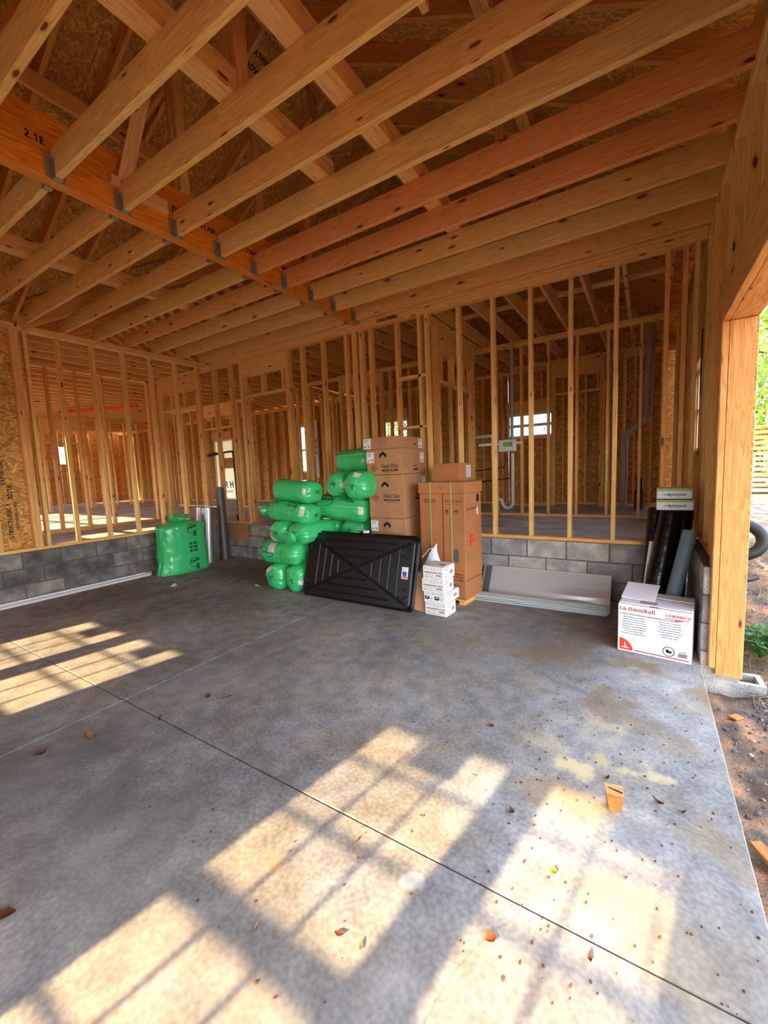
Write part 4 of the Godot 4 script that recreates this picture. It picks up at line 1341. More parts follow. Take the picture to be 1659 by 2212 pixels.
	meta(obj(self, "scrap_board", board_mesh(Vector3(0.05, 0.02, 0.26), 0.003), M.offcut, Vector3(0.47, ground_y(0.47, -1.98) + 0.012, -1.98), Basis(Vector3.UP, 0.5)), "short offcut of wood lying on the earth right beside the slab edge", "offcut")
	meta(obj(self, "scrap_board", board_mesh(Vector3(0.07, 0.012, 0.05), 0.003), M.offcut, Vector3(0.50, ground_y(0.50, -3.18) + 0.01, -3.18), Basis(Vector3.UP, 0.9)), "small flat wood chip on the earth in front of the hollow block", "offcut")

# ============================================================ insulation bundles
class Bundle:
	var L := 0.7
	var rx := 0.18
	var ry := 0.15
	var seed_ := 1
	var pw := 8.0
	var noise := FastNoiseLite.new()
	func at(u: float, a: float, off := 0.0) -> Vector3:
		# axis along x, u in 0..1
		var s := absf(2.0 * u - 1.0)
		var p := pow(maxf(0.0, 1.0 - pow(s, pw)), 1.0 / 2.8)
		var nz := noise.get_noise_3d(u * L * 60.0, cos(a) * 14.0, sin(a) * 14.0)
		var crease := noise.get_noise_3d(u * 9.0 + 40.0, cos(a) * 46.0, sin(a) * 46.0)
		var k := p * (1.0 + 0.09 * nz + 0.10 * crease * (0.35 + s * s)) + off / rx
		var sq := pow(pow(absf(cos(a)), 2.5) + pow(absf(sin(a)), 2.5), -1.0 / 2.5)
		return Vector3((u - 0.5) * L * (1.0 + 0.015 * nz), sin(a) * ry * k * sq, cos(a) * rx * k * sq)
	func normal(u: float, a: float) -> Vector3:
		var e := 0.012
		var du := at(clampf(u + e, 0.004, 0.996), a) - at(clampf(u - e, 0.004, 0.996), a)
		var da := at(u, a + 0.05) - at(u, a - 0.05)
		var nn := du.cross(da)
		if nn.length() < 1e-9: return Vector3(signf(u - 0.5), 0, 0)
		nn = nn.normalized()
		var c := at(u, a)
		var o := Vector3((u - 0.5) * 0.6, c.y, c.z)
		return nn if nn.dot(o) > 0 else -nn
	func grid(u0: float, u1: float, a0: float, a1: float, nu: int, na: int, off: float) -> ArrayMesh:
		var sh := Shape.new()
		var P := []
		for i in nu + 1:
			var row := []
			for j in na + 1:
				var u := lerpf(u0, u1, float(i) / nu)
				if u0 < 0.01: u = 0.5 - 0.5 * cos(PI * float(i) / nu) * 1.0
				var a := lerpf(a0, a1, float(j) / na)
				row.append([at(u, a, off), normal(u, a), Vector2(float(i) / nu, 1.0 - float(j) / na)])
			P.append(row)
		for i in nu:
			for j in na:
				var q0 = P[i][j]; var q1 = P[i][j + 1]; var q2 = P[i + 1][j + 1]; var q3 = P[i + 1][j]
				sh.stri(q0[0], q1[0], q2[0], q0[1], q1[1], q2[1], q0[2], q1[2], q2[2])
				sh.stri(q0[0], q2[0], q3[0], q0[1], q2[1], q3[1], q0[2], q2[2], q3[2])
		return sh.mesh()

func bundle(label: String, at: Vector3, L: float, rx: float, ry: float, seed_: int, along_x: bool, tilt: float, bits: Array, tail := 0):
	var b := Bundle.new()
	b.L = L; b.rx = rx; b.ry = ry; b.seed_ = seed_
	b.noise.seed = seed_
	b.noise.frequency = 0.05
	b.noise.fractal_octaves = 3
	var t := node("insulation_bundle", at)
	var yaw := (0.0 if along_x else PI / 2) + rng.randf_range(-0.06, 0.06)
	t.basis = Basis.from_euler(Vector3(0, yaw, tilt))
	meta(t, label, "insulation", "green plastic bundles of insulation stacked by the back wall")
	obj(t, "bag", b.grid(0.0, 1.0, 0.0, TAU, 26, 40, 0.0), M.green)
	for q in bits:
		if q[0] == "label": obj(t, "paper_label", b.grid(q[1], q[2], q[3], q[4], 6, 6, 0.004), M["print_sheet%d" % (seed_ % 2)])
		elif q[0] == "tag": obj(t, "paper_label", b.grid(q[1], q[2], q[3], q[4], 5, 5, 0.004), M["print_label%d" % (seed_ % 2)])
		elif q[0] == "ink":
			# a loop of brush-like printed marks
			var sh := Shape.new()
			var pts := []
			for k in 15:
				var f := k / 14.0
				pts.append(b.at(lerpf(q[1], q[2], 0.5 + 0.5 * sin(f * 5.2)), lerpf(q[3], q[4], 0.5 - 0.5 * cos(f * 4.1)), 0.002))
			tube_into(sh, pts, 0.0035, 5)
			obj(t, "printed_mark", sh.mesh(), M.blackink)
			for k in 5:
				var u: float = lerpf(q[1], q[2], 0.15 + 0.16 * k)
				obj(t, "printed_mark", b.grid(u, u + 0.025, lerpf(q[3], q[4], 0.40), lerpf(q[3], q[4], 0.55), 2, 3, 0.003), M.blackink)
		elif q[0] == "seam": obj(t, "tape_seam", b.grid(q[1], q[1] + 0.012, q[2], q[3], 2, 16, 0.004), M.seam)
		elif q[0] == "strip": obj(t, "tape_seam", b.grid(q[1], q[2], q[3], q[3] + 0.05, 12, 2, 0.004), M.seam)
	if tail != 0:
		var prof := []
		for k in 7: prof.append(Vector2([0.02, 0.025, 0.05, 0.085, 0.06, 0.075, 0.001][k] * (0.8 + 0.15 * (k % 2)), [0, 0.03, 0.06, 0.10, 0.13, 0.16, 0.165][k]))
		var sh := Shape.new()
		lathe_into(sh, prof, 9, Transform3D(Basis(Vector3(0, 0, 1), -PI / 2 * tail).rotated(Vector3(0, 0, 1), 0.3), Vector3(tail * L * 0.48, 0.01, 0.03)))
		obj(t, "twisted_end", sh.mesh(), M.green)
	return t

func build_insulation():
	# angles: 0 faces +z, PI/2 is up; end-on bundles show u near 0 (their axis is turned to the camera)
	var e := [["tag", 0.03, 0.12, 2.5, 3.2], ["tag", 0.012, 0.05, 1.7, 3.0], ["seam", 0.03, 1.0, 4.2]]
	bundle("bottom left green bundle, end on, under the whole left column", Vector3(-3.90, 0.165, -3.78), 0.60, 0.155, 0.165, 11, false, 0.0, e + [["strip", 0.012, 0.2, 1.5], ["strip", 0.012, 0.2, 4.65]])
	bundle("bottom right green bundle of the left column, end on, beside the black pan", Vector3(-3.59, 0.165, -3.80), 0.60, 0.14, 0.165, 12, false, 0.0, [["tag", 0.03, 0.1, 2.2, 2.8], ["tag", 0.02, 0.10, 3.1, 3.5], ["tag", 0.02, 0.1, 5.9, 6.3], ["strip", 0.012, 0.2, 1.5], ["strip", 0.012, 0.2, 4.65]])
	bundle("long green bundle with one big white label, second layer of the left column", Vector3(-3.86, 0.455, -3.74), 0.68, 0.21, 0.155, 13, true, 0.0, [["label", 0.30, 0.46, 0.10, 0.85], ["ink", 0.12, 0.42, -0.3, 0.5], ["seam", 0.7, -0.5, 0.2]])
	bundle("green bundle with two paper labels, end on, third layer of the left column", Vector3(-3.80, 0.735, -3.80), 0.60, 0.165, 0.13, 14, false, 0.02, [["tag", 0.03, 0.14, 2.6, 3.3], ["tag", 0.012, 0.06, 3.2, 4.6], ["strip", 0.015, 0.12, 1.3]])
	bundle("round puckered green bundle, end on, third layer of the left column", Vector3(-3.46, 0.725, -3.78), 0.58, 0.17, 0.13, 15, false, 0.0, [], -1)
	bundle("long green bundle with a twisted left tail, fourth layer of the left column", Vector3(-3.71, 0.965, -3.74), 0.72, 0.17, 0.135, 16, true, -0.10, [["ink", 0.50, 0.74, 0.3, 1.2], ["label", 0.83, 0.92, 0.0, 0.8], ["seam", 0.28, -0.3, 1.4], ["seam", 0.62, -0.5, 1.3], ["ink", 0.08, 0.3, 0.7, 1.1]], -1)
	bundle("smooth long green bundle on top of the left column", Vector3(-3.66, 1.225, -3.77), 0.66, 0.17, 0.135, 17, true, -0.07, [["tag", 0.86, 0.93, -0.2, 0.4]])
	bundle("green bundle end on behind the black pan, left one of its pair", Vector3(-3.53, 0.715, -4.38), 0.62, 0.21, 0.13, 18, false, 0.0, [["strip", 0.02, 0.12, 1.2]])
	bundle("green bundle end on behind the black pan, right one of its pair", Vector3(-3.10, 0.70, -4.38), 0.62, 0.21, 0.13, 19, false, 0.0, [["strip", 0.02, 0.12, 1.4]])
	bundle("long green bundle low behind the black pan, under the pair of bundle ends", Vector3(-3.25, 0.435, -4.36), 0.80, 0.20, 0.135, 29, true, 0.0, [])
	bundle("long green bundle on the floor behind the black pan", Vector3(-3.25, 0.150, -4.36), 0.80, 0.20, 0.145, 30, true, 0.0, [])
	bundle("long green bundle with a printed loop mark, middle of the right column", Vector3(-3.23, 0.985, -4.14), 0.84, 0.20, 0.155, 20, true, -0.08, [["ink", 0.18, 0.45, 0.2, 1.3], ["label", 0.90, 0.96, -0.3, 0.4], ["ink", 0.55, 0.8, 0.6, 0.9], ["strip", 0.5, 0.78, 0.55], ["strip", 0.5, 0.78, 0.25]])
	bundle("narrow green bundle with three paper labels, end on, in the right column", Vector3(-3.15, 1.295, -4.12), 0.58, 0.135, 0.145, 21, false, 0.0, [["tag", 0.03, 0.12, 2.4, 3.1], ["tag", 0.02, 0.10, 3.6, 4.2], ["tag", 0.03, 0.12, 5.9, 6.4], ["strip", 0.015, 0.1, 4.4]])
	bundle("rounder green bundle with a taped seam, end on, against the carton stack", Vector3(-2.805, 1.275, -4.06), 0.60, 0.165, 0.165, 22, false, 0.0, [["tag", 0.03, 0.11, 2.7, 3.3], ["tag", 0.02, 0.08, 0.9, 1.5], ["strip", 0.015, 0.13, 1.4], ["strip", 0.015, 0.13, 4.4]])
	bundle("dark green bundle on top of the right column, left of the top carton", Vector3(-3.06, 1.57, -4.25), 0.56, 0.17, 0.14, 23, true, 0.03, [["seam", 0.2, -0.2, 1.0], ["strip", 0.1, 0.9, 0.45]])
	# the tall upright bag by the left wall
	var t := node("insulation_bag", Vector3(-6.06, 0.0, -3.66), PI / 2 + 0.02)
	meta(t, "large upright green plastic bag with a tied neck, standing by the left block wall", "bag")
	var sh := Shape.new()
	var nz := FastNoiseLite.new()
	nz.seed = 8
	nz.frequency = 0.03
	var rows := 34
	var seg := 84
	var P := []
	for i in rows + 1:
		var v := float(i) / rows
		var ring := []
		for k in seg:
			var a := TAU * k / seg
			var w := 0.37
			var dp := 0.19
			if v < 0.06: dp *= 0.85 + v * 2.5
			w *= 1.0 + 0.05 * (1.0 - smoothstep(0.0, 0.25, v)) - 0.035 * smoothstep(0.2, 0.7, v)
			var top := smoothstep(0.86, 1.0, v)
			w *= sqrt(maxf(0.012, 1.0 - top * top * 0.985)); dp *= sqrt(maxf(0.02, 1.0 - top * top * 0.96))
			var q := pow(pow(absf(cos(a)), 3.2) + pow(absf(sin(a)), 3.2), -1.0 / 3.2)
			var f := 1.0 + 0.10 * nz.get_noise_3d(cos(a) * 26, v * 60, sin(a) * 26) + 0.10 * nz.get_noise_3d(cos(a) * 130, v * 34, sin(a) * 130) * (0.35 + absf(v - 0.45) * 1.6)
			ring.append(Vector3(cos(a) * w * q * f, v * 0.80 + 0.012 * cos(a * 2 + 1) * (1.0 - v), sin(a) * dp * q * f))
		P.append(ring)
	smooth_rings(sh, P)
	obj(t, "bag", sh.mesh(), M.green)
	var rf := Shape.new()
	var R := []
	for i in 9:
		var ring := []
		for k in 30:
			var a := TAU * k / 30
			var rr: float = [0.045, 0.038, 0.06, 0.10, 0.125, 0.13, 0.10, 0.05, 0.012][i]
			var rough := 1.0 + 0.45 * nz.get_noise_3d(cos(a) * 60, i * 14, sin(a) * 60) + 0.12 * sin(a * 7 + i)
			ring.append(Vector3(cos(a) * rr * 1.25 * rough - 0.01, 0.775 + 0.015 * i + 0.03 * sin(a * 3.0) * (rr * 6), sin(a) * rr * 0.8 * rough))
		R.append(ring)
	smooth_rings(rf, R)
	obj(t, "tied_neck", rf.mesh(), M.green)
	# the prints face the garage (local +z)
	for q in [[0.05, 0.66, 0.15, 0.17], [0.06, 0.14, 0.20, 0.17]]:
		var pts := []
		for k in 24:
			var a := 0.5 + 4.6 * k / 23.0
			pts.append(Vector3(q[0] + cos(a) * q[2] * 0.45, q[1] + sin(a) * q[3] * 0.40, 0.198 + 0.006 * sin(k)))
		obj(t, "printed_mark", tube(pts, 0.004, 5), M.blackink)
		for k in 4: obj(t, "printed_mark", board_mesh(Vector3(0.05 - 0.006 * k, 0.014, 0.004), 0.0005), M.blackink, Vector3(q[0] + 0.05, q[1] - 0.10 + 0.022 * k, 0.199))
		text(t, "Forest", 0.034, Vector3(q[0] + 0.01, q[1] + 0.03, 0.198), Basis(Vector3(0, 0, 1), 0.2), M.blackink, true, 0.006, "Droid Serif", 1.0, true)
	for k in 6: obj(t, "printed_mark", board_mesh(Vector3(0.055, 0.04, 0.003), 0.0005), M["print_table0"] if k < 0 else M.green_dark, Vector3(0.02 + 0.075 * (k % 2), 0.44 - 0.055 * int(k / 2.0), 0.198))

func smooth_rings(sh: Shape, P: Array):
	# closed surface through rings, normals from neighbours, caps on both ends
	var nr := P.size()
	var seg: int = P[0].size()
	var N := []
	for i in nr:
		var row := []
		var c := Vector3()
		for p in P[i]: c += p / seg
		for k in seg:
			var du: Vector3 = P[mini(i + 1, nr - 1)][k] - P[maxi(i - 1, 0)][k]
			var da: Vector3 = P[i][(k + 1) % seg] - P[i][(k + seg - 1) % seg]
			var m := du.cross(da)
			m = m.normalized() if m.length() > 1e-9 else Vector3.UP
			var o: Vector3 = P[i][k] - c
			row.append(m if m.dot(o) >= 0 else -m)
		N.append(row)
	for i in nr - 1:
		for k in seg:
			var q := (k + 1) % seg
			var u := [Vector2(float(k) / seg, float(i) / nr), Vector2(float(k + 1) / seg, float(i) / nr), Vector2(float(k + 1) / seg, float(i + 1) / nr), Vector2(float(k) / seg, float(i + 1) / nr)]
			sh.stri(P[i][k], P[i][q], P[i + 1][q], N[i][k], N[i][q], N[i + 1][q], u[0], u[1], u[2])
			sh.stri(P[i][k], P[i + 1][q], P[i + 1][k], N[i][k], N[i + 1][q], N[i + 1][k], u[0], u[2], u[3])
	for i in [0, nr - 1]:
		var c := Vector3()
		for p in P[i]: c += p / seg
		var out: Vector3 = (P[0][0] - P[1][0]) if i == 0 else (P[nr - 1][0] - P[nr - 2][0])
		for k in seg: sh.tri(c, P[i][k], P[i][(k + 1) % seg], Vector2(), Vector2(), Vector2(), out)

# ============================================================ cartons
func decal(parent, called: String, m: Material, w: float, h: float, at: Vector3, basis := Basis()):
	# a thin sheet facing +z of its basis, printed across its whole face
	var sh := Shape.new()
	var p := [Vector3(-w / 2, -h / 2, 0.0012), Vector3(w / 2, -h / 2, 0.0012), Vector3(w / 2, h / 2, 0.0012), Vector3(-w / 2, h / 2, 0.0012)]
	var b := [Vector3(-w / 2, -h / 2, 0), Vector3(w / 2, -h / 2, 0), Vector3(w / 2, h / 2, 0), Vector3(-w / 2, h / 2, 0)]
	sh.quad(p[0], p[1], p[2], p[3], Vector2(0, 1), Vector2(1, 1), Vector2(1, 0), Vector2(0, 0), Vector3(0, 0, 1))
	for i in 4:
		var j := (i + 1) % 4
		sh.quad(p[i], p[j], b[j], b[i], Vector2(0, 0), Vector2(0.01, 0), Vector2(0.01, 0.01), Vector2(0, 0.01), p[i] + p[j])
	return obj(parent, called, sh.mesh(), m, at, basis)

const SIDE := Basis(Vector3(0, 0, -1), Vector3(0, 1, 0), Vector3(1, 0, 0))   # faces +x
const TOP := Basis(Vector3(1, 0, 0), Vector3(0, 0, -1), Vector3(0, 1, 0))    # faces +y

func carton(called: String, label: String, cat: String, at: Vector3, s: Vector3, turn: float, m: Material, group := "") -> Node3D:
	# base point is the middle of the underside; body, taped top flaps
	var t := node(called, at, turn)
	meta(t, label, cat, group)
	obj(t, "body", board_mesh(s, 0.004), m, Vector3(0, s.y / 2, 0))
	return t

func hand_hole(t: Node3D, w: float, h: float, at: Vector3, peaked := true):
	var pts := PackedVector2Array()
	if peaked:
		for q in [[-1, -0.5], [-0.9, 0.2], [0, 1], [0.9, 0.2], [1, -0.5], [0.72, -0.9], [0.3, -0.15], [0, 0.05], [-0.3, -0.15], [-0.72, -0.9]]: pts.append(Vector2(q[0] * w / 2, q[1] * h / 2))
	else:
		for k in 24:
			var a := TAU * k / 24
			pts.append(Vector2(cos(a) * w / 2, sin(a) * w / 2 + (h - w) / 2 * signf(sin(a))))
	var sh := Shape.new()
	var idx := Geometry2D.triangulate_polygon(pts)
	for i in range(0, idx.size(), 3):
		sh.tri(Vector3(pts[idx[i]].x, pts[idx[i]].y, 0), Vector3(pts[idx[i + 1]].x, pts[idx[i + 1]].y, 0), Vector3(pts[idx[i + 2]].x, pts[idx[i + 2]].y, 0), Vector2(), Vector2(), Vector2(), Vector3(0, 0, 1))
	obj(t, "hand_hole", sh.mesh(), M.card_hole if peaked else M.dark_pipe, at)

func flower_mark(t: Node3D, at: Vector3, r: float):
	for k in 4:
		var a := k * PI / 2
		var c := Vector3(cos(a), sin(a), 0) * r * 0.6
		var pts := []
		for j in 9: pts.append(at + c + Vector3(cos(TAU * j / 8), sin(TAU * j / 8), 0) * r * 0.36)
		obj(t, "printed_mark", tube(pts, r * 0.06, 4), M.card_ink_soft)

func seal_carton(label: String, y0: float, h: float, dx: float, turn: float, brand: bool, hole_y: float):
	var s := Vector3(0.468, h, 0.585)
	var t := carton("carton", label, "carton", Vector3(-2.51 + dx, y0, -4.295), s, turn, M.card, "brown cartons stacked behind the black pan")
	var f := s.z / 2 + 0.001
	bb(t, "seam", -s.x / 2, s.x / 2, 0.0, 0.004, s.z / 2 - 0.001, s.z / 2 + 0.0015, M.card_ink_soft, 0.0)
	decal(t, "shipping_label", M.print_label0, 0.10, 0.12, Vector3(-s.x / 2 + 0.052, h - 0.09, f))
	decal(t, "shipping_label", M.print_label1, 0.10, 0.12, Vector3(s.x / 2 + 0.001, h - 0.10, -0.20), SIDE)
	if hole_y > 0.0: hand_hole(t, 0.10, 0.075, Vector3(-0.01, hole_y, f + 0.0005))
	if brand:
		var ty := hole_y - 0.13
		text(t, "Seal·Tite", 0.042, Vector3(0.075, ty, f), Basis(), M.card_ink, true, 0.001, "Droid Serif", 0.85, true)
		obj(t, "printed_bar", board_mesh(Vector3(0.21, 0.020, 0.0012), 0.0002), M.card_ink, Vector3(0.075, ty - 0.045, f))
		text(t, "DUCT INSULATION", 0.011, Vector3(0.075, ty - 0.045, f + 0.001), Basis(), M.card, true, 0.0006)
		text(t, "FIBER GLASS FLEXIBLE DUCT", 0.0075, Vector3(0.075, ty - 0.066, f), Basis(), M.card_ink, true, 0.0006)
		flower_mark(t, Vector3(-0.14, ty - 0.02, f), 0.045)
		text(t, "Seal", 0.03, Vector3(s.x / 2 + 0.001, ty, -0.02), SIDE, M.card_ink_soft, true, 0.001, "Droid Serif", 0.9, true)
		obj(t, "printed_bar", board_mesh(Vector3(0.0012, 0.020, 0.13), 0.0002), M.card_ink, Vector3(s.x / 2 + 0.001, ty - 0.045, -0.03))
	return t

func build_boxes():
	seal_carton("lowest brown carton of the tall stack, with a ragged hand hole, behind the black pan", 0.45, 0.433, 0.01, 0.0, false, 0.36)
	carton("carton", "plain brown carton at the foot of the tall stack, hidden by the pan", "carton", Vector3(-2.50, 0.0, -4.30), Vector3(0.46, 0.448, 0.57), 0.0, M.card, "brown cartons stacked behind the black pan")
	seal_carton("taller brown carton with brand lettering, second from top but one of the tall stack", 0.885, 0.497, 0.0, 0.0, true, 0.385)
	seal_carton("shorter brown carton with brand lettering, under the flat top carton", 1.384, 0.29, -0.015, 0.01, true, 0.225)
	var top := carton("carton", "flat brown carton on top of the tall stack, with two white labels", "carton", Vector3(-2.55, 1.676, -4.285), Vector3(0.475, 0.135, 0.60), 0.0, M.card, "brown cartons stacked behind the black pan")
	decal(top, "shipping_label", M.print_label0, 0.105, 0.115, Vector3(-0.18, 0.066, 0.3015))
	decal(top, "shipping_label", M.print_label1, 0.105, 0.115, Vector3(0.2385, 0.066, -0.22), SIDE)
	text(top, "seal", 0.022, Vector3(0.2385, 0.05, -0.08), SIDE, M.card_ink, true)
	# furnace carton on its pallet
	var turn := -0.105
	var u := node("furnace_carton", Vector3(-1.805, 0.057, -4.19), turn)
	meta(u, "tall brown carton with green straps and oval holes, standing on a small pallet", "carton")
	var s := Vector3(0.545, 1.11, 0.385)
	obj(u, "body", board_mesh(s, 0.006), M.card_warm, Vector3(0, s.y / 2, 0))
	obj(u, "lid", board_mesh(Vector3(s.x + 0.02, 0.118, s.z + 0.02), 0.005), M.card_warm, Vector3(0, 1.17, 0))
	var f := s.z / 2 + 0.001
	bb(u, "split", 0.015, 0.021, 0.0, 1.11, f - 0.002, f + 0.001, M.card_hole, 0.0)
	bb(u, "base_band", s.x / 2 - 0.001, s.x / 2 + 0.003, 0.20, 0.205, -s.z / 2, s.z / 2, M.card_ink, 0.0)
	for x in [-0.125, 0.125]: bb(u, "strap", x - 0.006, x + 0.006, 0.30 if x < 0 else 0.12, 1.235, s.z / 2 + 0.011, s.z / 2 + 0.0135, M.strap, 0.0)
	for x in [-0.125, 0.125]: bb(u, "strap", x - 0.006, x + 0.006, 1.2295, 1.232, -s.z / 2, s.z / 2 + 0.011, M.strap, 0.0)
	for q in [[-0.135, 0.46], [0.165, 0.46]]: hand_hole(u, 0.062, 0.15, Vector3(q[0], q[1], f + 0.0005), false)
	bb(u, "hand_hole", s.x / 2, s.x / 2 + 0.0015, 1.01, 1.09, -0.13, -0.075, M.card_hole, 0.0)
	text(u, "CD", 0.03, Vector3(0.0, 1.17, s.z / 2 + 0.011), Basis(), M.card_ink_soft, false)
	var lines := [["Handle With Care", 0.15, 0.262, 0.018], ["Manipuler Avec Soin", 0.14, 0.232, 0.018], ["Manejar Con Cuidado", 0.14, 0.202, 0.018], ["DO NOT LIFT OR CARRY BY STRAPS", -0.145, 1.05, 0.008], ["NE PAS SOULEVER PAR LES COURROIES", -0.14, 1.034, 0.0075], ["NO LEVANTE POR LAS CORREAS", -0.145, 1.018, 0.008], ["PACKED BY WEIGHT", 0.165, 0.145, 0.008], ["NOT BY VOLUME", 0.165, 0.13, 0.008]]
	for q in lines: text(u, q[0], q[3], Vector3(q[1], q[2], f), Basis(), M.card_ink, true, 0.001, "Droid Sans", 0.85)
	for k in 5:
		var c := Vector3(0.06 + 0.043 * k, 1.03, f)
		obj(u, "handling_mark", tube([c + Vector3(-0.012, -0.012, 0), c + Vector3(0.004, 0.016, 0), c + Vector3(0.014, -0.008, 0)], 0.003, 4), M.card_ink)
		bb(u, "handling_mark", c.x - 0.012, c.x + 0.012, 0.995, 1.0, f, f + 0.001, M.card_ink_soft, 0.0)
	for x in [0.058, 0.076]:
		obj(u, "handling_mark", tube([Vector3(x, 0.895, f), Vector3(x, 0.94, f)], 0.003, 4), M.card_ink)
		obj(u, "handling_mark", tube([Vector3(x - 0.008, 0.927, f), Vector3(x, 0.942, f), Vector3(x + 0.008, 0.927, f)], 0.003, 4), M.card_ink)
	var um := []
	for k in 9: um.append(Vector3(0.175 + 0.022 * cos(PI * k / 8), 0.915 + 0.022 * sin(PI * k / 8), f))
	obj(u, "handling_mark", tube(um, 0.004, 4), M.card_ink)
	obj(u, "handling_mark", tube([Vector3(0.175, 0.935, f), Vector3(0.175, 0.89, f)], 0.002, 4), M.card_ink)
	for k in 3: obj(u, "printed_arrow", tube([Vector3(0.04 + 0.03 * k, 0.30, f), Vector3(0.065 + 0.03 * k, 0.36 - 0.04 * (k % 2), f), Vector3(0.03 + 0.05 * k, 0.365, f), Vector3(0.05 + 0.04 * k, 0.30, f)], 0.0025, 4), M.card_ink_soft)
	decal(u, "warning_label", M.print_warning, 0.10, 0.13, Vector3(s.x / 2 + 0.001, 0.62, 0.05), SIDE)
	decal(u, "tag", M.white, 0.035, 0.08, Vector3(s.x / 2 + 0.001, 0.91, -0.09), SIDE * Basis(Vector3(0, 0, 1), 0.15))
	for k in 6: bb(u, "handling_mark", s.x / 2, s.x / 2 + 0.001, 0.935, 0.955, 0.13 - 0.04 * k, 0.148 - 0.04 * k, M.card_ink, 0.0)
	var pal := node("pallet", Vector3(-1.805, 0.0, -4.19), turn)
	meta(pal, "small softwood pallet under the tall strapped carton", "pallet")
	for k in 4: bb(pal, "slat", -0.275, 0.275, 0.04, 0.056, -0.2 + 0.107 * k, -0.12 + 0.107 * k, wood())
	for x in [-0.25, -0.03, 0.19]: bb(pal, "runner", x, x + 0.07, 0.0, 0.039, -0.2, 0.205, wood())
	var sb := carton("carton", "plain brown box on top of the tall strapped carton", "carton", Vector3(-1.845, 1.289, -4.42), Vector3(0.335, 0.195, 0.33), turn - 0.06, M.card_warm)
	decal(sb, "shipping_label", M.print_sheet0, 0.10, 0.13, Vector3(0.1685, 0.10, -0.02), SIDE)
	bb(sb, "tape_seam", -0.165, 0.165, 0.1945, 0.196, -0.02, 0.02, M.card_ink_soft, 0.0)
	# small white cartons
	var gw := "small white cartons stacked beside the pan"
	for q in [[0.0, 0.123, -1.712, 0.235, 0.20, "carton", "lowest small white carton of the pile, on the floor beside the pan"], [0.1235, 0.104, -1.718, 0.238, 0.30, "squares", "white carton with two black squares, third in the pile from the top"], [0.228, 0.13, -1.735, 0.246, 0.20, "carton", "white carton with a black bar, second in the pile from the top"], [0.3585, 0.128, -1.728, 0.226, 0.235, "sheet", "topmost small white carton of the pile beside the pan"]]:
		var d: float = q[4]
		var t := carton("white_carton", q[6], "carton", Vector3(q[2], q[0], -3.568 - d / 2), Vector3(q[3], q[1], d), -0.06, M.white_carton, gw)
		decal(t, "printed_panel", M["print_%s0" % (q[5] if q[5] != "sheet" else "carton")], q[3] - 0.008, q[1] - 0.008, Vector3(0, q[1] / 2, d / 2 + 0.001))
		decal(t, "printed_panel", M.print_side0, d - 0.008, q[1] - 0.008, Vector3(q[3] / 2 + 0.001, q[1] / 2, 0), SIDE)
		if q[0] > 0.3: decal(t, "printed_panel", M.print_side1, q[3] - 0.008, d - 0.008, Vector3(0, q[1] + 0.001, 0), TOP)
	# slumped white sack behind them and the cardboard edge leaning by the pan
	var sack := Shape.new()
	var P := []
	var nz := FastNoiseLite.new()
	nz.seed = 21
	nz.frequency = 0.05
	for i in 15:
		var v := i / 14.0
		var ring := []
		for k in 30:
			var a := TAU * k / 30
			var w := lerpf(0.17, 0.05, smoothstep(0.45, 1.0, v))
			var d := lerpf(0.08, 0.015, smoothstep(0.4, 1.0, v))
			var wob := 1.0 + 0.22 * nz.get_noise_3d(cos(a) * 30, v * 30, sin(a) * 30)
			ring.append(Vector3(cos(a) * w * wob + 0.06 * v * v, v * 0.60 + 0.06 * v * cos(a), sin(a) * d * wob))
		P.append(ring)
	smooth_rings(sack, P)
	var sk := node("sack", Vector3(-1.93, 0.0, -3.86))
	meta(sk, "slumped white woven sack between the pan and the tall strapped carton", "sack")
	obj(sk, "bag", sack.mesh(), M.white)
	obj(sk, "seam_tie", tube([Vector3(-0.06, 0.50, 0.02), Vector3(0.03, 0.60, 0.03), Vector3(0.09, 0.615, 0.02)], 0.006, 5), M.white_trim)
	var cb := node("cardboard_sheet", Vector3(-1.955, 0.0, -3.70))
	meta(cb, "bent sheet of brown cardboard leaning behind the right end of the pan", "cardboard")
	bar(cb, "sheet", Vector3(0.05, 0.005, 0.10), Vector3(0.10, 0.36, -0.02), 0.35, 0.006, M.card, Vector3(0.2, 0.1, 1))
	decal(cb, "paper_label", M.print_label0, 0.05, 0.07, Vector3(0.085, 0.2, 0.02), Basis(Vector3.UP, 0.9))
	var cc := node("cardboard_piece", Vector3(-6.02, 0.30, -4.69))
	meta(cc, "flat brown cardboard piece propped on the stem wall in the far corner", "cardboard")
	var pc := PackedVector2Array([Vector2(-0.27, 0.29), Vector2(0.27, 0.30), Vector2(0.28, 0.02), Vector2(-0.15, 0.0)])
	var shc := Shape.new()
	var idx := Geometry2D.triangulate_polygon(pc)
	for i in range(0, idx.size(), 3):
		for z in [0.0, 0.012]: shc.tri(Vector3(pc[idx[i]].x, pc[idx[i]].y, z), Vector3(pc[idx[i + 1]].x, pc[idx[i + 1]].y, z), Vector3(pc[idx[i + 2]].x, pc[idx[i + 2]].y, z), Vector2(), Vector2(), Vector2(), Vector3(0, 0, 1 if z > 0 else -1))
	obj(cc, "sheet", shc.mesh(), M.card)
	# ridge vent carton, flaps ajar
	var ov := node("vent_carton", Vector3(0.088, 0.0, -3.66), -0.125)
	meta(ov, "white carton with orange lettering and open flaps, beside the door jamb", "carton")
	var W := 0.455
	var D := 0.355
	var Hh := 0.366
	for q in [[-W / 2, W / 2, D / 2 - 0.006, D / 2], [-W / 2, W / 2, -D / 2, -D / 2 + 0.006]]: bb(ov, "side_panel", q[0], q[1], 0.0, Hh, q[2], q[3], M.white_carton, 0.002)
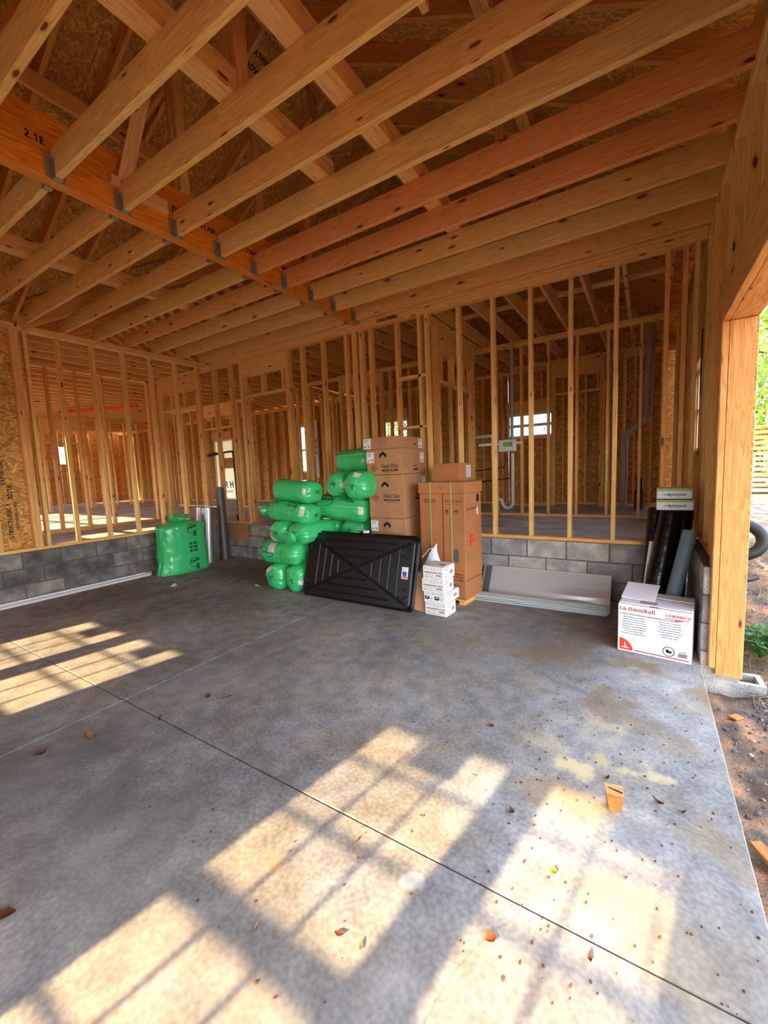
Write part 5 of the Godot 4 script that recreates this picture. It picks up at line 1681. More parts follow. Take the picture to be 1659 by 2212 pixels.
	for x in [-W / 2, W / 2 - 0.006]: bb(ov, "side_panel", x, x + 0.006, 0.0, Hh, -D / 2 + 0.007, D / 2 - 0.007, M.white_carton, 0.002)
	bb(ov, "bottom_panel", -W / 2 + 0.007, W / 2 - 0.007, 0.0, 0.006, -D / 2 + 0.007, D / 2 - 0.007, M.white_carton, 0.002)
	bb(ov, "flap", -W / 2 + 0.004, -W / 2 + 0.20, Hh + 0.001, Hh + 0.006, -D / 2 + 0.01, D / 2 - 0.01, M.white_carton, 0.001)
	bb(ov, "flap", W / 2 - 0.20, W / 2 - 0.004, Hh + 0.001, Hh + 0.006, -D / 2 + 0.01, D / 2 - 0.01, M.white_carton, 0.001)
	bar(ov, "flap", Vector3(0.0, Hh + 0.010, D / 2 - 0.002), Vector3(0.0, Hh + 0.014, 0.0), W - 0.012, 0.005, M.white_carton)
	bar(ov, "flap", Vector3(0.0, Hh + 0.012, -D / 2 + 0.002), Vector3(0.0, Hh + 0.020, -0.012), W - 0.012, 0.005, M.white_carton)
	bar(ov, "flap", Vector3(-W / 2 + 0.11, Hh + 0.018, D / 2 - 0.10), Vector3(-W / 2 + 0.12, Hh + 0.085, -D / 2 + 0.02), 0.22, 0.005, M.white_carton)
	decal(ov, "printed_table", M.print_table0, 0.11, 0.10, Vector3(-0.04, Hh + 0.0135, D / 2 - 0.075), TOP)
	var fz := D / 2 + 0.0005
	text(ov, "Lo-OmniRoll", 0.028, Vector3(-0.105, 0.330, fz), Basis(), M.red_ink, true, 0.001, "Droid Sans", 0.98)
	text(ov, "LOMANCO", 0.018, Vector3(0.145, 0.326, fz), Basis(), M.red_ink, true, 0.001, "Droid Sans", 1.18)
	bb(ov, "printed_bar", 0.07, 0.21, 0.303, 0.307, fz - 0.0005, fz + 0.0008, M.red_ink, 0.0)
	text(ov, "VENTS", 0.011, Vector3(0.15, 0.298, fz + 0.001), Basis(), M.red_ink, true)
	text(ov, "LA TOMA DE VENTILACIÓN PARA CUMBRERA EN ROLLO QUE FUNCIONA", 0.0086, Vector3(-0.035, 0.291, fz), Basis(), M.blackink, true, 0.0008, "Droid Sans", 0.9)
	for q in [[-0.125, ["Altura perfecta sin accesorios", "Se instala con clavos en espiral", "Rollo fuerte y resistente al clima", "Evita que entren lluvia e insectos", "Flujo de aire neto uniforme total", "Se adapta a cualquier pendiente", "No se nota desde la calle", "Fabricado con material reciclado"]], [0.095, ["Filtro de polvo incorporado", "Deflector externo probado", "Para techos de cualquier tipo", "No requiere herramientas", "Garantía limitada de por vida", "Instalación fácil y rápida", "Diseño de bajo perfil"]]]:
		for k in q[1].size():
			text(ov, "• " + q[1][k], 0.0074, Vector3(q[0], 0.270 - 0.018 * k, fz), Basis(), M.blackink, true, 0.0006, "Droid Sans", 0.95)
	var fan := PackedVector2Array([Vector2(-W / 2 + 0.012, 0.012)])
	for k in 13: fan.append(Vector2(-W / 2 + 0.012 + 0.088 * cos(PI / 2 * k / 12.0), 0.012 + 0.088 * sin(PI / 2 * k / 12.0)))
	var fs := Shape.new()
	for k in range(1, fan.size() - 1): fs.tri(Vector3(fan[0].x, fan[0].y, 0), Vector3(fan[k].x, fan[k].y, 0), Vector3(fan[k + 1].x, fan[k + 1].y, 0), Vector2(), Vector2(), Vector2(), Vector3(0, 0, 1))
	obj(ov, "emblem", fs.mesh(), M.orange, Vector3(0, 0, fz + 0.0006))
	text(ov, "L", 0.032, Vector3(-W / 2 + 0.052, 0.052, fz + 0.001), Basis(), M.white, true)
	bb(ov, "emblem_swoosh", -W / 2 + 0.024, -W / 2 + 0.076, 0.026, 0.032, fz + 0.0008, fz + 0.0016, M.white, 0.0)
	bb(ov, "printed_bar", -W / 2 + 0.108, W / 2 - 0.014, 0.014, 0.021, fz - 0.0004, fz + 0.0008, M.red_ink, 0.0)
	var ring := []
	for k in 25: ring.append(Vector3(0.095 + 0.034 * cos(TAU * k / 24), 0.062 + 0.034 * sin(TAU * k / 24), fz))
	obj(ov, "emblem_ring", tube(ring, 0.0032, 4), M.gravel)
	for k in 3: obj(ov, "emblem_bird", board_mesh(Vector3([0.020, 0.030, 0.014][k], [0.020, 0.010, 0.008][k], 0.001), 0.0002), M.blackink, Vector3([0.088, 0.098, 0.106][k], [0.066, 0.056, 0.064][k], fz))
	for k in 16: bb(ov, "barcode", 0.152 + 0.0034 * k, 0.152 + 0.0034 * k + [0.001, 0.002, 0.0014][k % 3], 0.035, 0.064, fz - 0.0004, fz + 0.0008, M.blackink, 0.0)
	text(ov, "LOMR50", 0.007, Vector3(0.178, 0.074, fz), Basis(), M.blackink, true)
	# two small white and green boxes
	for k in 2:
		var t := carton("fastener_box", ["upper white box with a green stripe, on top of its twin over the black rolls", "lower white box with a green stripe, resting on the black rolls"][k], "box", Vector3(0.205 + 0.006 * k, 1.088 - 0.097 * k, -4.40), Vector3(0.248 + 0.012 * k, 0.096, 0.20), 0.0, M.white_carton, "white and green fastener boxes on the black rolls")
		var w := 0.124 + 0.006 * k
		bb(t, "stripe", -w, w, 0.074, 0.0955, 0.0995, 0.1012, M.lime, 0.0)
		bb(t, "stripe", -w, w, 0.0, 0.008, 0.0995, 0.1012, M.blackink, 0.0)
		text(t, "STINGER", 0.017, Vector3(0.02, 0.042, 0.101), Basis(), M.blackink, true, 0.001, "Droid Sans", 1.25, true)
		text(t, "cap nails", 0.006, Vector3(0.02, 0.025, 0.101), Basis(), M.blackink)
		obj(t, "emblem", tube([Vector3(-0.08, 0.042, 0.1005), Vector3(-0.03, 0.046, 0.1005), Vector3(-0.045, 0.060, 0.1005)], 0.002, 4), M.blackink)
		obj(t, "emblem", tube([Vector3(-0.05, 0.040, 0.1005), Vector3(-0.03, 0.036, 0.1005), Vector3(-0.02, 0.022, 0.1005)], 0.002, 4), M.blackink)

# ============================================================ the black pan
func build_pan():
	var L := 1.50
	var Wd := 0.79
	var t := node("drain_pan", Vector3(-2.695, 0.002, -3.475), 0.0)
	t.basis = Basis.from_euler(Vector3(-0.29, -0.004, 0.0))
	meta(t, "large black plastic drain pan with a moulded cross, standing on edge against the cartons", "pan")
	var loop := func(inset: float, r: float) -> Array:
		var out := []
		for c in [[1, 1, 0], [-1, 1, 1], [-1, -1, 2], [1, -1, 3]]:
			for k in 9:
				var a: float = PI / 2 * (c[2] + k / 8.0)
				out.append(Vector2(c[0] * (L / 2 - inset - r) + r * cos(a), Wd / 2 + c[1] * (Wd / 2 - inset - r) + r * sin(a)))
		return out
	var sh := Shape.new()
	var prof := [[0.0, -0.062, 0.075], [0.0, -0.056, 0.075], [0.018, -0.054, 0.065], [0.022, -0.048, 0.065], [0.030, -0.010, 0.062], [0.036, -0.003, 0.058], [0.046, 0.0, 0.052]]
	var rings := []
	for q in prof:
		var ring := []
		for p in loop.call(q[0], q[2]): ring.append(Vector3(p.x, p.y, q[1]))
		rings.append(ring)
	smooth_rings(sh, rings)
	obj(t, "shell", sh.mesh(), M.black_plastic)
	# moulded ribs
	var ribs := [[0.058, 0.055, 0.645, 0.735], [0.075, 0.735, 0.655, 0.07]]
	var rr := []
	for q in [[-0.66, 0.705, 0.665, 0.085], [-0.66, 0.085, 0.665, 0.705]]:
		for s in [-0.009, 0.009]: rr.append([q[0], q[1] + s, q[2], q[3] + s, 0.0065])
	for k in 3:
		rr.append([-0.52 + 0.14 * k, 0.685 - 0.085 * k, 0.50 - 0.155 * k, 0.685 - 0.085 * k, 0.009])
		rr.append([-0.50 + 0.14 * k, 0.105 + 0.085 * k, 0.47 - 0.155 * k, 0.105 + 0.085 * k, 0.009])
	for k in 4:
		var x := 0.10 * k
		var hh := 0.235 - 0.058 * k
		rr.append([-0.535 + x, 0.395 - hh, -0.535 + x, 0.395 + hh, 0.008])
		rr.append([0.55 - x * 1.1, 0.395 - hh, 0.55 - x * 1.1, 0.395 + hh, 0.008])
	for q in rr:
		var a := Vector3(q[0], q[1], 0.001)
		var b := Vector3(q[2], q[3], 0.001)
		var d := (b - a).normalized() * float(q[4])
		var s := Shape.new()
		tube_into(s, [a - d, a - d * 0.5, a, b, b + d * 0.5, b + d], q[4], 8)
		obj(t, "rib", s.mesh(), M.black_plastic)
	for c in [[-0.62, 0.60], [-0.62, 0.19], [0.63, 0.60], [0.63, 0.19]]:
		for j in 3:
			var pts := []
			for k in 8:
				var a := TAU / 3 * j + 0.4 + 1.45 * k / 7.0
				pts.append(Vector3(c[0] + 0.048 * cos(a), c[1] + 0.052 * sin(a), 0.001))
			obj(t, "rib", tube(pts, 0.007, 6), M.black_plastic)
	decal(t, "label", M.print_flyer0, 0.075, 0.12, Vector3(0.635, 0.40, 0.002))
	obj(t, "drain_fitting", tube([Vector3(0.04, 0.80, -0.035), Vector3(0.06, 0.802, -0.035), Vector3(0.10, 0.806, -0.035)], 0.017, 12), M.white)
	obj(t, "drain_fitting", tube([Vector3(0.0, 0.79, -0.035), Vector3(0.035, 0.798, -0.035)], 0.013, 10), M.black_plastic)
	obj(t, "drain_tube", tube([Vector3(-0.10, 0.79, -0.035), Vector3(0.0, 0.793, -0.035)], 0.005, 6), M.strap)

# ============================================================ sheet metal, rolls, white trim
func build_metal_and_rolls():
	# leaning galvanised panel
	var t := node("flashing_sheet", Vector3(-0.935, 0.0, -4.60))
	meta(t, "long galvanised sheet of flashing leaning against the pale block wall", "sheet metal")
	var sh := Shape.new()
	var nx := 24
	var P := []
	for j in 9:
		var row := []
		for i in nx + 1:
			var v := j / 8.0
			var x := lerpf(-0.66, 0.655, float(i) / nx)
			var kink := 0.035 * exp(-pow((x - 0.35) / 0.22, 2)) * exp(-pow((v - 0.22) / 0.16, 2))
			row.append(Vector3(x, v * 0.275 + 0.004 * sin(x * 4), 0.09 - 0.17 * v + kink + 0.02 * v * (1 - v) * sin(x * 3 + 1)))
		P.append(row)
	for j in 8:
		for i in nx:
			sh.quad(P[j][i], P[j][i + 1], P[j + 1][i + 1], P[j + 1][i], Vector2(), Vector2(), Vector2(), Vector2(), Vector3(0, 0.5, 1))
			var o := Vector3(0, -0.001, -0.002)
			sh.quad(P[j][i] + o, P[j][i + 1] + o, P[j + 1][i + 1] + o, P[j + 1][i] + o, Vector2(), Vector2(), Vector2(), Vector2(), Vector3(0, -0.5, -1))
	obj(t, "sheet", sh.mesh(), M.sheetmetal)
	bb(t, "folded_edge", -0.66, 0.655, 0.272, 0.279, -0.086, -0.074, M.sheetmetal, 0.002)
	bar(t, "end_lip", Vector3(0.656, 0.0, 0.10), Vector3(0.656, 0.276, -0.078), 0.006, 0.02, M.sheetmetal)
	bar(t, "end_lip", Vector3(-0.60, 0.0, 0.095), Vector3(-0.60, 0.276, -0.075), 0.075, 0.004, M.galv, Vector3(0, 0.5, 1))
	# bundle of perforated strips lying in front
	for k in 7:
		var q := node("metal_strip", Vector3(-0.92 + 0.012 * (k % 3), 0.008 + 0.0085 * k, -4.28 + 0.01 * (k % 2) - 0.004 * k), 0.03 - 0.012 * (k % 3))
		meta(q, ["bottom perforated metal strip of the bundle lying before the leaning panel", "second perforated metal strip from the floor in the bundle", "third perforated metal strip from the floor in the bundle", "middle perforated metal strip of the bundle", "third perforated metal strip from the top of the bundle", "second perforated metal strip from the top of the bundle", "topmost perforated metal strip of the bundle lying before the leaning panel"][k], "metal strip", "perforated metal strips in front of the leaning panel")
		var s := Shape.new()
		s.box(Vector3(0, 0, 0.05), Vector3(1.26, 0.003, 0.04))
		s.box(Vector3(0, 0.002, 0.088), Vector3(1.26, 0.007, 0.004))
		s.box(Vector3(0, 0, -0.045), Vector3(1.26, 0.003, 0.03))
		for i in 21:
			for j in 2: s.box(Vector3(-0.60 + 0.06 * i + 0.03 * j, 0, -0.012 + 0.026 * j), Vector3(0.016, 0.003, 0.024))
		for j in 2: s.box(Vector3(0, 0.0025, 0.003 + 0.026 * j), Vector3(1.26, 0.006, 0.003))
		obj(q, "strip", s.mesh(), M.sheetmetal)
	# rolls standing in the corner
	var defs := [["roofing_roll", "black plastic-wrapped roll with a shiny seam, leaning in the corner", Vector3(0.04, 0.0, -4.10), Vector3(0.195, 0.955, -4.42), 0.085, M.black_film], ["roofing_roll", "black roll leaning right of the shiny one, under the fastener boxes", Vector3(0.205, 0.0, -4.22), Vector3(0.295, 0.955, -4.54), 0.070, M.black_film], ["roofing_roll", "black roll at the left end of the corner group, half behind the shiny one", Vector3(0.03, 0.0, -4.36), Vector3(0.085, 0.955, -4.62), 0.065, M.black_film], ["underlayment_roll", "grey-blue roll leaning on the right side of the corner group", Vector3(0.14, 0.0, -3.93), Vector3(0.312, 0.83, -4.13), 0.052, M.grey_roll]]
	for q in defs:
		var a: Vector3 = q[2]
		var b: Vector3 = q[3]
		var d := (b - a).normalized()
		var r: float = q[4]
		var x := d.cross(Vector3(0, 0, 1)).normalized()
		var n := node(q[0], a + Vector3(0, r * 0.42, 0))
		n.basis = Basis(x, d, x.cross(d))
		meta(n, q[1], "roll", "rolls leaning in the right corner")
		var Ln := (b - a).length()
		var prof := [Vector2(0.001, 0.0), Vector2(r * 0.35, 0.0), Vector2(r * 0.36, 0.012), Vector2(r * 0.9, 0.004), Vector2(r, 0.012)]
		for k in 22: prof.append(Vector2(r * (1.0 + 0.012 * sin(k * 2.3) + 0.006 * sin(k * 5.1)), 0.02 + (Ln - 0.04) * k / 21.0))
		prof.append_array([Vector2(r, Ln - 0.012), Vector2(r * 0.9, Ln - 0.004), Vector2(r * 0.36, Ln - 0.012), Vector2(r * 0.35, Ln), Vector2(0.001, Ln)])
		obj(n, "wrap", lathe(prof, 32), q[5])
		if q[5] == M.black_film:
			var pts := []
			for k in 60: pts.append(Vector3(-0.15 * r + 0.02 * sin(k * 1.9), 0.02 + (Ln - 0.04) * k / 59.0, r * 0.985 + 0.0015 * sin(k * 2.7)))
			obj(n, "taped_seam", tube(pts, 0.006, 6, 0.25), M.black_film)
	var pp := node("paper_sleeve", Vector3(0.005, 0.0, -4.12))
	meta(pp, "narrow white printed paper sheet hanging down left of the black rolls", "paper")
	bar(pp, "sheet", Vector3(-0.02, 0.02, 0.10), Vector3(0.055, 0.70, -0.28), 0.05, 0.003, M.white, Vector3(0, 0.4, 1))
	bar(pp, "printed_mark", Vector3(0.020, 0.40, -0.105), Vector3(0.035, 0.52, -0.17), 0.03, 0.004, M.lime, Vector3(0, 0.4, 1))
	# duct coils in the left corner
	var dc := node("sheet_metal_coil", Vector3(-6.28, 0.0, -4.24))
	dc.basis = Basis.from_euler(Vector3(0, 0.6, -0.05))
	meta(dc, "shiny galvanised sheet-metal coil standing behind the upright green bag", "duct")
	var prof2 := [Vector2(0.184, 0.0), Vector2(0.186, 0.01), Vector2(0.17, 0.93), Vector2(0.168, 0.94), Vector2(0.160, 0.94), Vector2(0.158, 0.93), Vector2(0.172, 0.01)]
	obj(dc, "shell", lathe(prof2, 48), M.coil)
	obj(dc, "inner_coil", lathe([Vector2(0.150, 0.0), Vector2(0.140, 0.925), Vector2(0.132, 0.925), Vector2(0.142, 0.0)], 40), M.galv)
	bb(dc, "seam_edge", 0.06, 0.066, 0.0, 0.93, 0.160, 0.176, M.galv, 0.001)
	obj(dc, "handle_wire", tube([Vector3(0.13, 0.28, 0.12), Vector3(0.16, 0.35, 0.13), Vector3(0.16, 0.45, 0.12), Vector3(0.13, 0.50, 0.11)], 0.004, 5), M.galv)
	var gp := node("duct_pipe", Vector3(-6.215, 0.0, -4.53))
	gp.basis = Basis.from_euler(Vector3(-0.03, 0, 0.055))
	meta(gp, "slim dark grey duct pipe standing right of the shiny coil", "duct")
	obj(gp, "tube", lathe([Vector2(0.080, 0.0), Vector2(0.076, 1.20), Vector2(0.070, 1.25), Vector2(0.03, 1.262), Vector2(0.001, 1.262)], 28), M.dark_pipe)
	bb(gp, "seam_edge", -0.004, 0.004, 0.0, 1.2, 0.072, 0.083, M.dark_pipe, 0.001)
	# white trim strips along the left wall
	var labels := ["white trim strip nearest the block wall on the left", "second white trim strip from the left block wall", "third white trim strip from the left block wall", "outermost white trim strip lying along the left wall", "white trim strip lying on top of the others along the left wall"]
	for k in 5:
		var x := -6.455 + 0.05 * k if k < 4 else -6.40
		var y := 0.0 if k < 4 else 0.021
		var a := Vector3(x, y + 0.01, -3.36 + 0.03 * k)
		var b := Vector3(x + 0.02, y + 0.01, 0.6 + 0.1 * k)
		var q := node("trim_strip", Vector3(x, y, -3.36 + 0.03 * k))
		meta(q, labels[k], "trim strip", "white trim strips along the left wall")
		bar(q, "strip", a - q.position, b - q.position, 0.042, 0.019, M.white_trim, Vector3.UP, 0.004)
		bar(q, "bead", a - q.position + Vector3(0.012, 0.011, 0), b - q.position + Vector3(0.012, 0.011, 0), 0.008, 0.006, M.white_trim, Vector3.UP, 0.002)

# ============================================================ plumbing and wiring
func build_pipes():
	var Z := -4.90
	var pr := node("supply_riser", Vector3(-6.56, PF, Z))
	meta(pr, "red plastic water pipe rising in the far corner and bending left", "pipe")
	obj(pr, "pipe", tube([Vector3(-0.03, 0, 0), Vector3(-0.02, 0.6, 0), Vector3(0.0, 1.1, 0), Vector3(0.0, 1.22, 0)], 0.016, 8), M.pex_red)
	obj(pr, "branch", tube([Vector3(0.02, 1.25, 0), Vector3(-0.25, 1.27, 0), Vector3(-0.5, 1.25, 0.0), Vector3(-0.74, 1.22, 0)], 0.016, 8), M.pex_red)
	obj(pr, "fitting", tube([Vector3(0, 1.18, 0), Vector3(0, 1.27, 0)], 0.02, 8), M.pex_red)
	var pb := node("supply_riser", Vector3(-6.25, PF, Z))
	meta(pb, "dark blue plastic water pipe rising in the far corner beside the red one", "pipe")
	obj(pb, "pipe", tube([Vector3(0.02, 0, 0), Vector3(0.0, 0.5, 0), Vector3(-0.015, 1.0, 0), Vector3(-0.03, 1.26, 0)], 0.017, 8), M.pex_blue)
	obj(pb, "branch", tube([Vector3(0.06, 1.275, 0), Vector3(-0.2, 1.27, 0.01), Vector3(-0.5, 1.24, 0.02), Vector3(-0.98, 1.20, 0.02)], 0.017, 8), M.pex_blue)
	obj(pb, "second_pipe", tube([Vector3(0.05, 0.1, 0.02), Vector3(0.035, 0.6, 0.02), Vector3(0.0, 0.98, 0.02)], 0.014, 8), M.pex_blue)
	obj(pb, "sleeve", tube([Vector3(0.03, 0.0, 0.01), Vector3(0.03, 0.14, 0.01)], 0.048, 10), M.pex_blue)
	# washer box drain in the room behind
	var wz := -6.83
	var dr := node("drain_assembly", Vector3(-2.02, PF, wz))
	meta(dr, "white plastic drain with trap and outlet box between the studs behind the back wall", "plumbing")
	var sh := Shape.new()
	tube_into(sh, [Vector3(-0.14, 0.0, 0), Vector3(-0.14, 1.30, 0)], 0.026, 10)
	var u := []
	for k in 13: u.append(Vector3(0.10 + 0.085 * cos(PI + PI * k / 12.0), 0.22 + 0.085 * sin(PI + PI * k / 12.0), 0.02))
	tube_into(sh, [Vector3(-0.14, 0.26, 0.02), Vector3(-0.05, 0.27, 0.02), Vector3(0.015, 0.25, 0.02)] + u, 0.028, 10)
	tube_into(sh, [Vector3(0.185, 0.22, 0.02), Vector3(0.185, 1.02, 0.02)], 0.028, 10)
	obj(dr, "drain_pipe", sh.mesh(), M.pvc)
	obj(dr, "vent_pipe", tube([Vector3(0.185, 1.2, 0.02), Vector3(0.185, 2.78, 0.02)], 0.024, 10), M.vent_pipe)
	obj(dr, "elbow", tube([Vector3(-0.52, 1.31, 0), Vector3(-0.3, 1.32, 0), Vector3(-0.17, 1.32, 0), Vector3(-0.14, 1.26, 0)], 0.027, 10), M.pvc)
	bb(dr, "outlet_box", -0.03, 0.24, 1.05, 1.24, -0.03, 0.06, M.white, 0.01)
	bb(dr, "outlet_flange", -0.36, 0.34, 1.16, 1.20, 0.05, 0.062, M.white, 0.004)
	bb(dr, "valve_panel", 0.05, 0.20, 1.13, 1.20, 0.062, 0.068, M.lime, 0.004)
	obj(dr, "hot_line", tube([Vector3(0.06, 1.05, 0.0), Vector3(0.06, 0.80, 0.0), Vector3(-0.5, 0.75, 0.0)], 0.011, 8), M.pex_red)
	obj(dr, "cold_line", tube([Vector3(0.14, 1.05, 0.0), Vector3(0.14, 0.62, 0.0), Vector3(-0.5, 0.55, 0.0)], 0.011, 8), M.pex_blue)
	var vp := node("vent_stack", Vector3(-0.34, PF, -8.48))
	meta(vp, "thick grey vent stack with an offset bend, rising in the dark rear room", "pipe")
	obj(vp, "lower_pipe", tube([Vector3(0.0, 0, 0), Vector3(0.0, 1.20, 0), Vector3(0.03, 1.28, 0), Vector3(0.30, 1.52, 0), Vector3(0.33, 1.60, 0)], 0.06, 14), M.vent_pipe)
	obj(vp, "upper_pipe", tube([Vector3(0.33, 1.58, 0), Vector3(0.36, 2.6, 0), Vector3(0.37, 3.1, 0), Vector3(0.34, 3.22, 0), Vector3(0.15, 3.24, 0)], 0.062, 14), M.vent_pipe)
	var jack := node("pump_jack", Vector3(-0.1, PF, -8.2))
	meta(jack, "small dark blue tool standing on the floor by the vent stack", "tool")
	obj(jack, "body", lathe([Vector2(0.001, 0), Vector2(0.07, 0.0), Vector2(0.07, 0.30), Vector2(0.045, 0.36), Vector2(0.045, 0.52), Vector2(0.02, 0.54), Vector2(0.001, 0.54)], 18), M.pex_blue)
	obj(jack, "handle", tube([Vector3(-0.05, 0.50, 0), Vector3(-0.02, 0.62, 0), Vector3(0.05, 0.62, 0)], 0.01, 6), M.cable)
	var wr := node("electric_cable", Vector3(-5.0, 2.60, -6.905))
	meta(wr, "black electric cable hanging in a curve from the inner doorway header", "cable")
	obj(wr, "wire", tube([Vector3(-0.05, 0.12, 0), Vector3(0.02, -0.2, 0), Vector3(0.08, -0.55, 0.02), Vector3(0.05, -0.85, 0.02), Vector3(-0.12, -1.15, 0.02), Vector3(-0.16, -1.32, 0.02)], 0.009, 6), M.cable)
	obj(wr, "wire_end", tube([Vector3(0.085, -0.5, 0.02), Vector3(0.085, -0.56, 0.02)], 0.016, 6), M.cable)
	var orange := node("orange_strap", Vector3(-11.8, 3.22, -5.2), 0.35)
	meta(orange, "bright orange bracing strap running under the house ceiling joists", "strap")
	bb(orange, "strap", -1.2, 1.2, 0.0, 0.07, -0.02, 0.02, M.orange, 0.003)
	for k in 3: obj(orange, "bracket", board_mesh(Vector3(0.3, 0.10, 0.03), 0.004), M.orange, Vector3(-0.9 + 0.9 * k, 0.05, 0.03))

# ============================================================ small things on the slab
func chip_mesh(l: float, w: float, curl: float, seed_: int) -> ArrayMesh:
	var g := RandomNumberGenerator.new()
	g.seed = seed_
	var sh := Shape.new()
	var n := 7
	var P := []
	for i in n + 1:
		var v := float(i) / n
		var hw := w / 2 * sin(PI * clampf(v, 0.06, 0.94)) * g.randf_range(0.75, 1.15)
		var y := 0.004 + curl * 4.0 * (v - 0.5) * (v - 0.5)
		P.append([Vector3(-hw, y + curl * 0.4, (v - 0.5) * l), Vector3(0, y, (v - 0.5) * l), Vector3(hw, y + curl * 0.4, (v - 0.5) * l)])
	for i in n:
		for j in 2:
			for s in [0.0, 0.003]:
				var o := Vector3(0, s, 0)
				sh.quad(P[i][j] + o, P[i][j + 1] + o, P[i + 1][j + 1] + o, P[i + 1][j] + o, Vector2(), Vector2(), Vector2(), Vector2(), Vector3.UP if s > 0 else Vector3.DOWN)
	return sh.mesh()

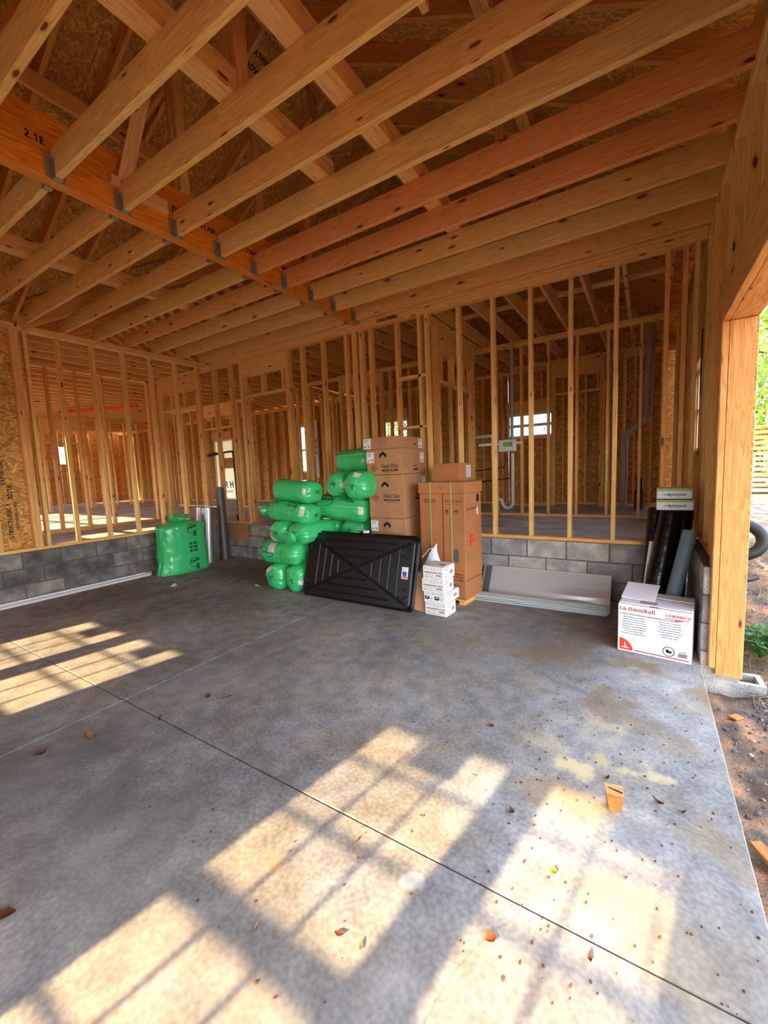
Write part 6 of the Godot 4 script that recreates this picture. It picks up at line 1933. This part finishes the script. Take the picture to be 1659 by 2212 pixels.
func build_floor_bits():
	var wb := node("wood_block", Vector3(-0.085, 0.0, -1.83), 0.35)
	meta(wb, "small tapered offcut block of wood standing on the slab near the sawdust", "offcut")
	var sh := Shape.new()
	var b := [Vector3(-0.024, 0, 0.020), Vector3(0.016, 0, 0.024), Vector3(0.022, 0, -0.02), Vector3(-0.022, 0, -0.022)]
	var tp := [Vector3(-0.037, 0.075, 0.022), Vector3(0.028, 0.072, 0.032), Vector3(0.040, 0.078, -0.03), Vector3(-0.030, 0.08, -0.034)]
	for i in 4:
		var j := (i + 1) % 4
		sh.quad(b[i], b[j], tp[j], tp[i], Vector2(0, 0), Vector2(0.03, 0), Vector2(0.03, 0.3), Vector2(0, 0.3), b[i] + b[j])
	sh.quad(b[0], b[1], b[2], b[3], Vector2(), Vector2(0.1, 0), Vector2(0.1, 0.1), Vector2(0, 0.1), Vector3.DOWN)
	obj(wb, "body", sh.mesh(), M.offcut)
	var ts := Shape.new()
	ts.quad(tp[0] + Vector3(0, 0.001, 0), tp[1] + Vector3(0, 0.001, 0), tp[2] + Vector3(0, 0.001, 0), tp[3] + Vector3(0, 0.001, 0), Vector2(), Vector2(0.02, 0), Vector2(0.02, 0.2), Vector2(0, 0.2), Vector3.UP)
	obj(wb, "sawn_face", ts.mesh(), M.wood_red)
	obj(wb, "saw_groove", board_mesh(Vector3(0.062, 0.003, 0.007), 0.0005), M.card_ink, Vector3(0.0, 0.0775, -0.004), Basis(Vector3.UP, -0.5))
	var items := [
		["wood_shard", "long pale wood shard lying on the shaded slab at the left", "splinter", -2.646, -0.95, 0.125, 0.03, 0.003, 1.35, "chip"],
		["dead_leaf", "curled dark brown leaf on the slab near the left edge", "leaf", -2.706, -0.74, 0.06, 0.045, 0.012, 0.4, "deadleaf"],
		["dead_leaf", "big brown leaf at the left edge of the picture, on the slab", "leaf", -1.80, -0.339, 0.085, 0.04, 0.006, 2.2, "deadleaf"],
		["dead_leaf", "brown leaf nearest the black pencil mark in the shaded middle of the slab", "leaf", -2.41, -1.542, 0.06, 0.03, 0.005, 1.1, "deadleaf"],
		["dead_leaf", "orange curled leaf glowing in the sun in the near part of the slab", "leaf", -0.373, -1.095, 0.035, 0.032, 0.008, 0.9, "orange_leaf"],
		["green_leaf", "small yellow-green leaf on the sunlit slab left of the wood block", "leaf", -0.247, -1.413, 0.025, 0.02, 0.004, 0.3, "leaf_yellow"],
		["dead_leaf", "reddish chip in the sun patch left of the orange leaf", "leaf", -0.782, -0.87, 0.03, 0.016, 0.004, 2.0, "deadleaf"],
		["wood_chip", "pale chip in the sun patch beside the reddish chip", "splinter", -0.705, -0.879, 0.03, 0.012, 0.003, 0.5, "chip"],
		["wood_chip", "pale splinter in the middle of the large window patch", "splinter", -0.93, -1.164, 0.03, 0.010, 0.003, 0.1, "chip"],
		["dead_leaf", "brown clod on the slab between the two sun patches on the right", "leaf", -0.446, -1.596, 0.03, 0.024, 0.006, 0.7, "deadleaf"],
		["dead_leaf", "brown curled leaf in the sawdust left of the wood block", "leaf", -0.124, -1.99, 0.028, 0.016, 0.008, 2.5, "deadleaf"],
		["dead_leaf", "two-lobed brown leaf on the slab right of the wood block", "leaf", 0.07, -1.94, 0.045, 0.02, 0.012, 1.0, "deadleaf"],
		["dead_leaf", "dark curled leaf between the sawdust and the slab edge", "leaf", 0.15, -1.93, 0.03, 0.012, 0.006, 2.0, "deadleaf"],
		["wood_chip", "straw-coloured chip in the shade below the large window patch", "splinter", -1.022, -0.747, 0.02, 0.012, 0.003, 0.4, "chip"],
		["dead_leaf", "brown leaf by the control joint at the lower right", "leaf", -0.11, -1.19, 0.028, 0.012, 0.006, 0.2, "deadleaf"],
		["dead_leaf", "small brown leaf on the shaded slab above the large window patch", "leaf", -0.70, -2.12, 0.035, 0.02, 0.004, 1.2, "deadleaf"],
		["paper_scrap", "crumpled bluish scrap on the slab in front of the upright green bag", "scrap", -5.30, -3.03, 0.13, 0.08, 0.02, 0.8, "white"],
		["wood_chip", "orange-brown wood chip beside the white trim strips", "splinter", -6.10, -2.80, 0.14, 0.05, 0.004, 0.9, "chip"],
		["plastic_scrap", "shred of pale green plastic beside the lowest green bundle", "scrap", -4.22, -3.52, 0.14, 0.06, 0.015, 1.3, "seam"],
		["wood_chip", "pale stick lying in the shade right of the left sun patches", "splinter", -2.96, -1.85, 0.07, 0.006, 0.003, 1.5, "chip"]]
	M["orange_leaf"] = mat(Color(0.72, 0.34, 0.12), 0.8)
	for i in items.size():
		var q: Array = items[i]
		var o := obj(self, q[0], chip_mesh(q[5], q[6], q[7], i + 1), M[q[9]], Vector3(q[3], 0.0, q[4]), Basis(Vector3.UP, q[8]))
		meta(o, q[1], q[2])
	# crumbs of dirt: nobody could count them
	var xf := []
	for i in 420:
		var x := rng.randf_range(-2.6, 0.3)
		var z := rng.randf_range(-3.4, -0.6)
		if i % 2 == 0:
			x = rng.randf_range(-0.5, 0.32); z = rng.randf_range(-3.0, -1.0)
		xf.append(turned(Vector3(x, 0.002, z), rng.randf_range(0.25, 0.9)))
	meta(scatter(self, "dirt_crumbs", lump(0.006, 14), M.deadleaf, xf), "brown crumbs of dirt and leaf litter scattered over the slab", "dirt", "", "stuff")
	var mk := [[-2.466, -1.249, 0.9], [-2.30, -1.60, -0.5]]
	for q in mk:
		meta(obj(self, "tape_mark", board_mesh(Vector3(0.006, 0.001, 0.07), 0.0002), M.blackink, Vector3(q[0], 0.0008, q[1]), Basis(Vector3.UP, q[2])), "thin black mark across the control joint in the shade" if q[0] < -2.4 else "short thin black line on the slab near the brown leaf", "mark")
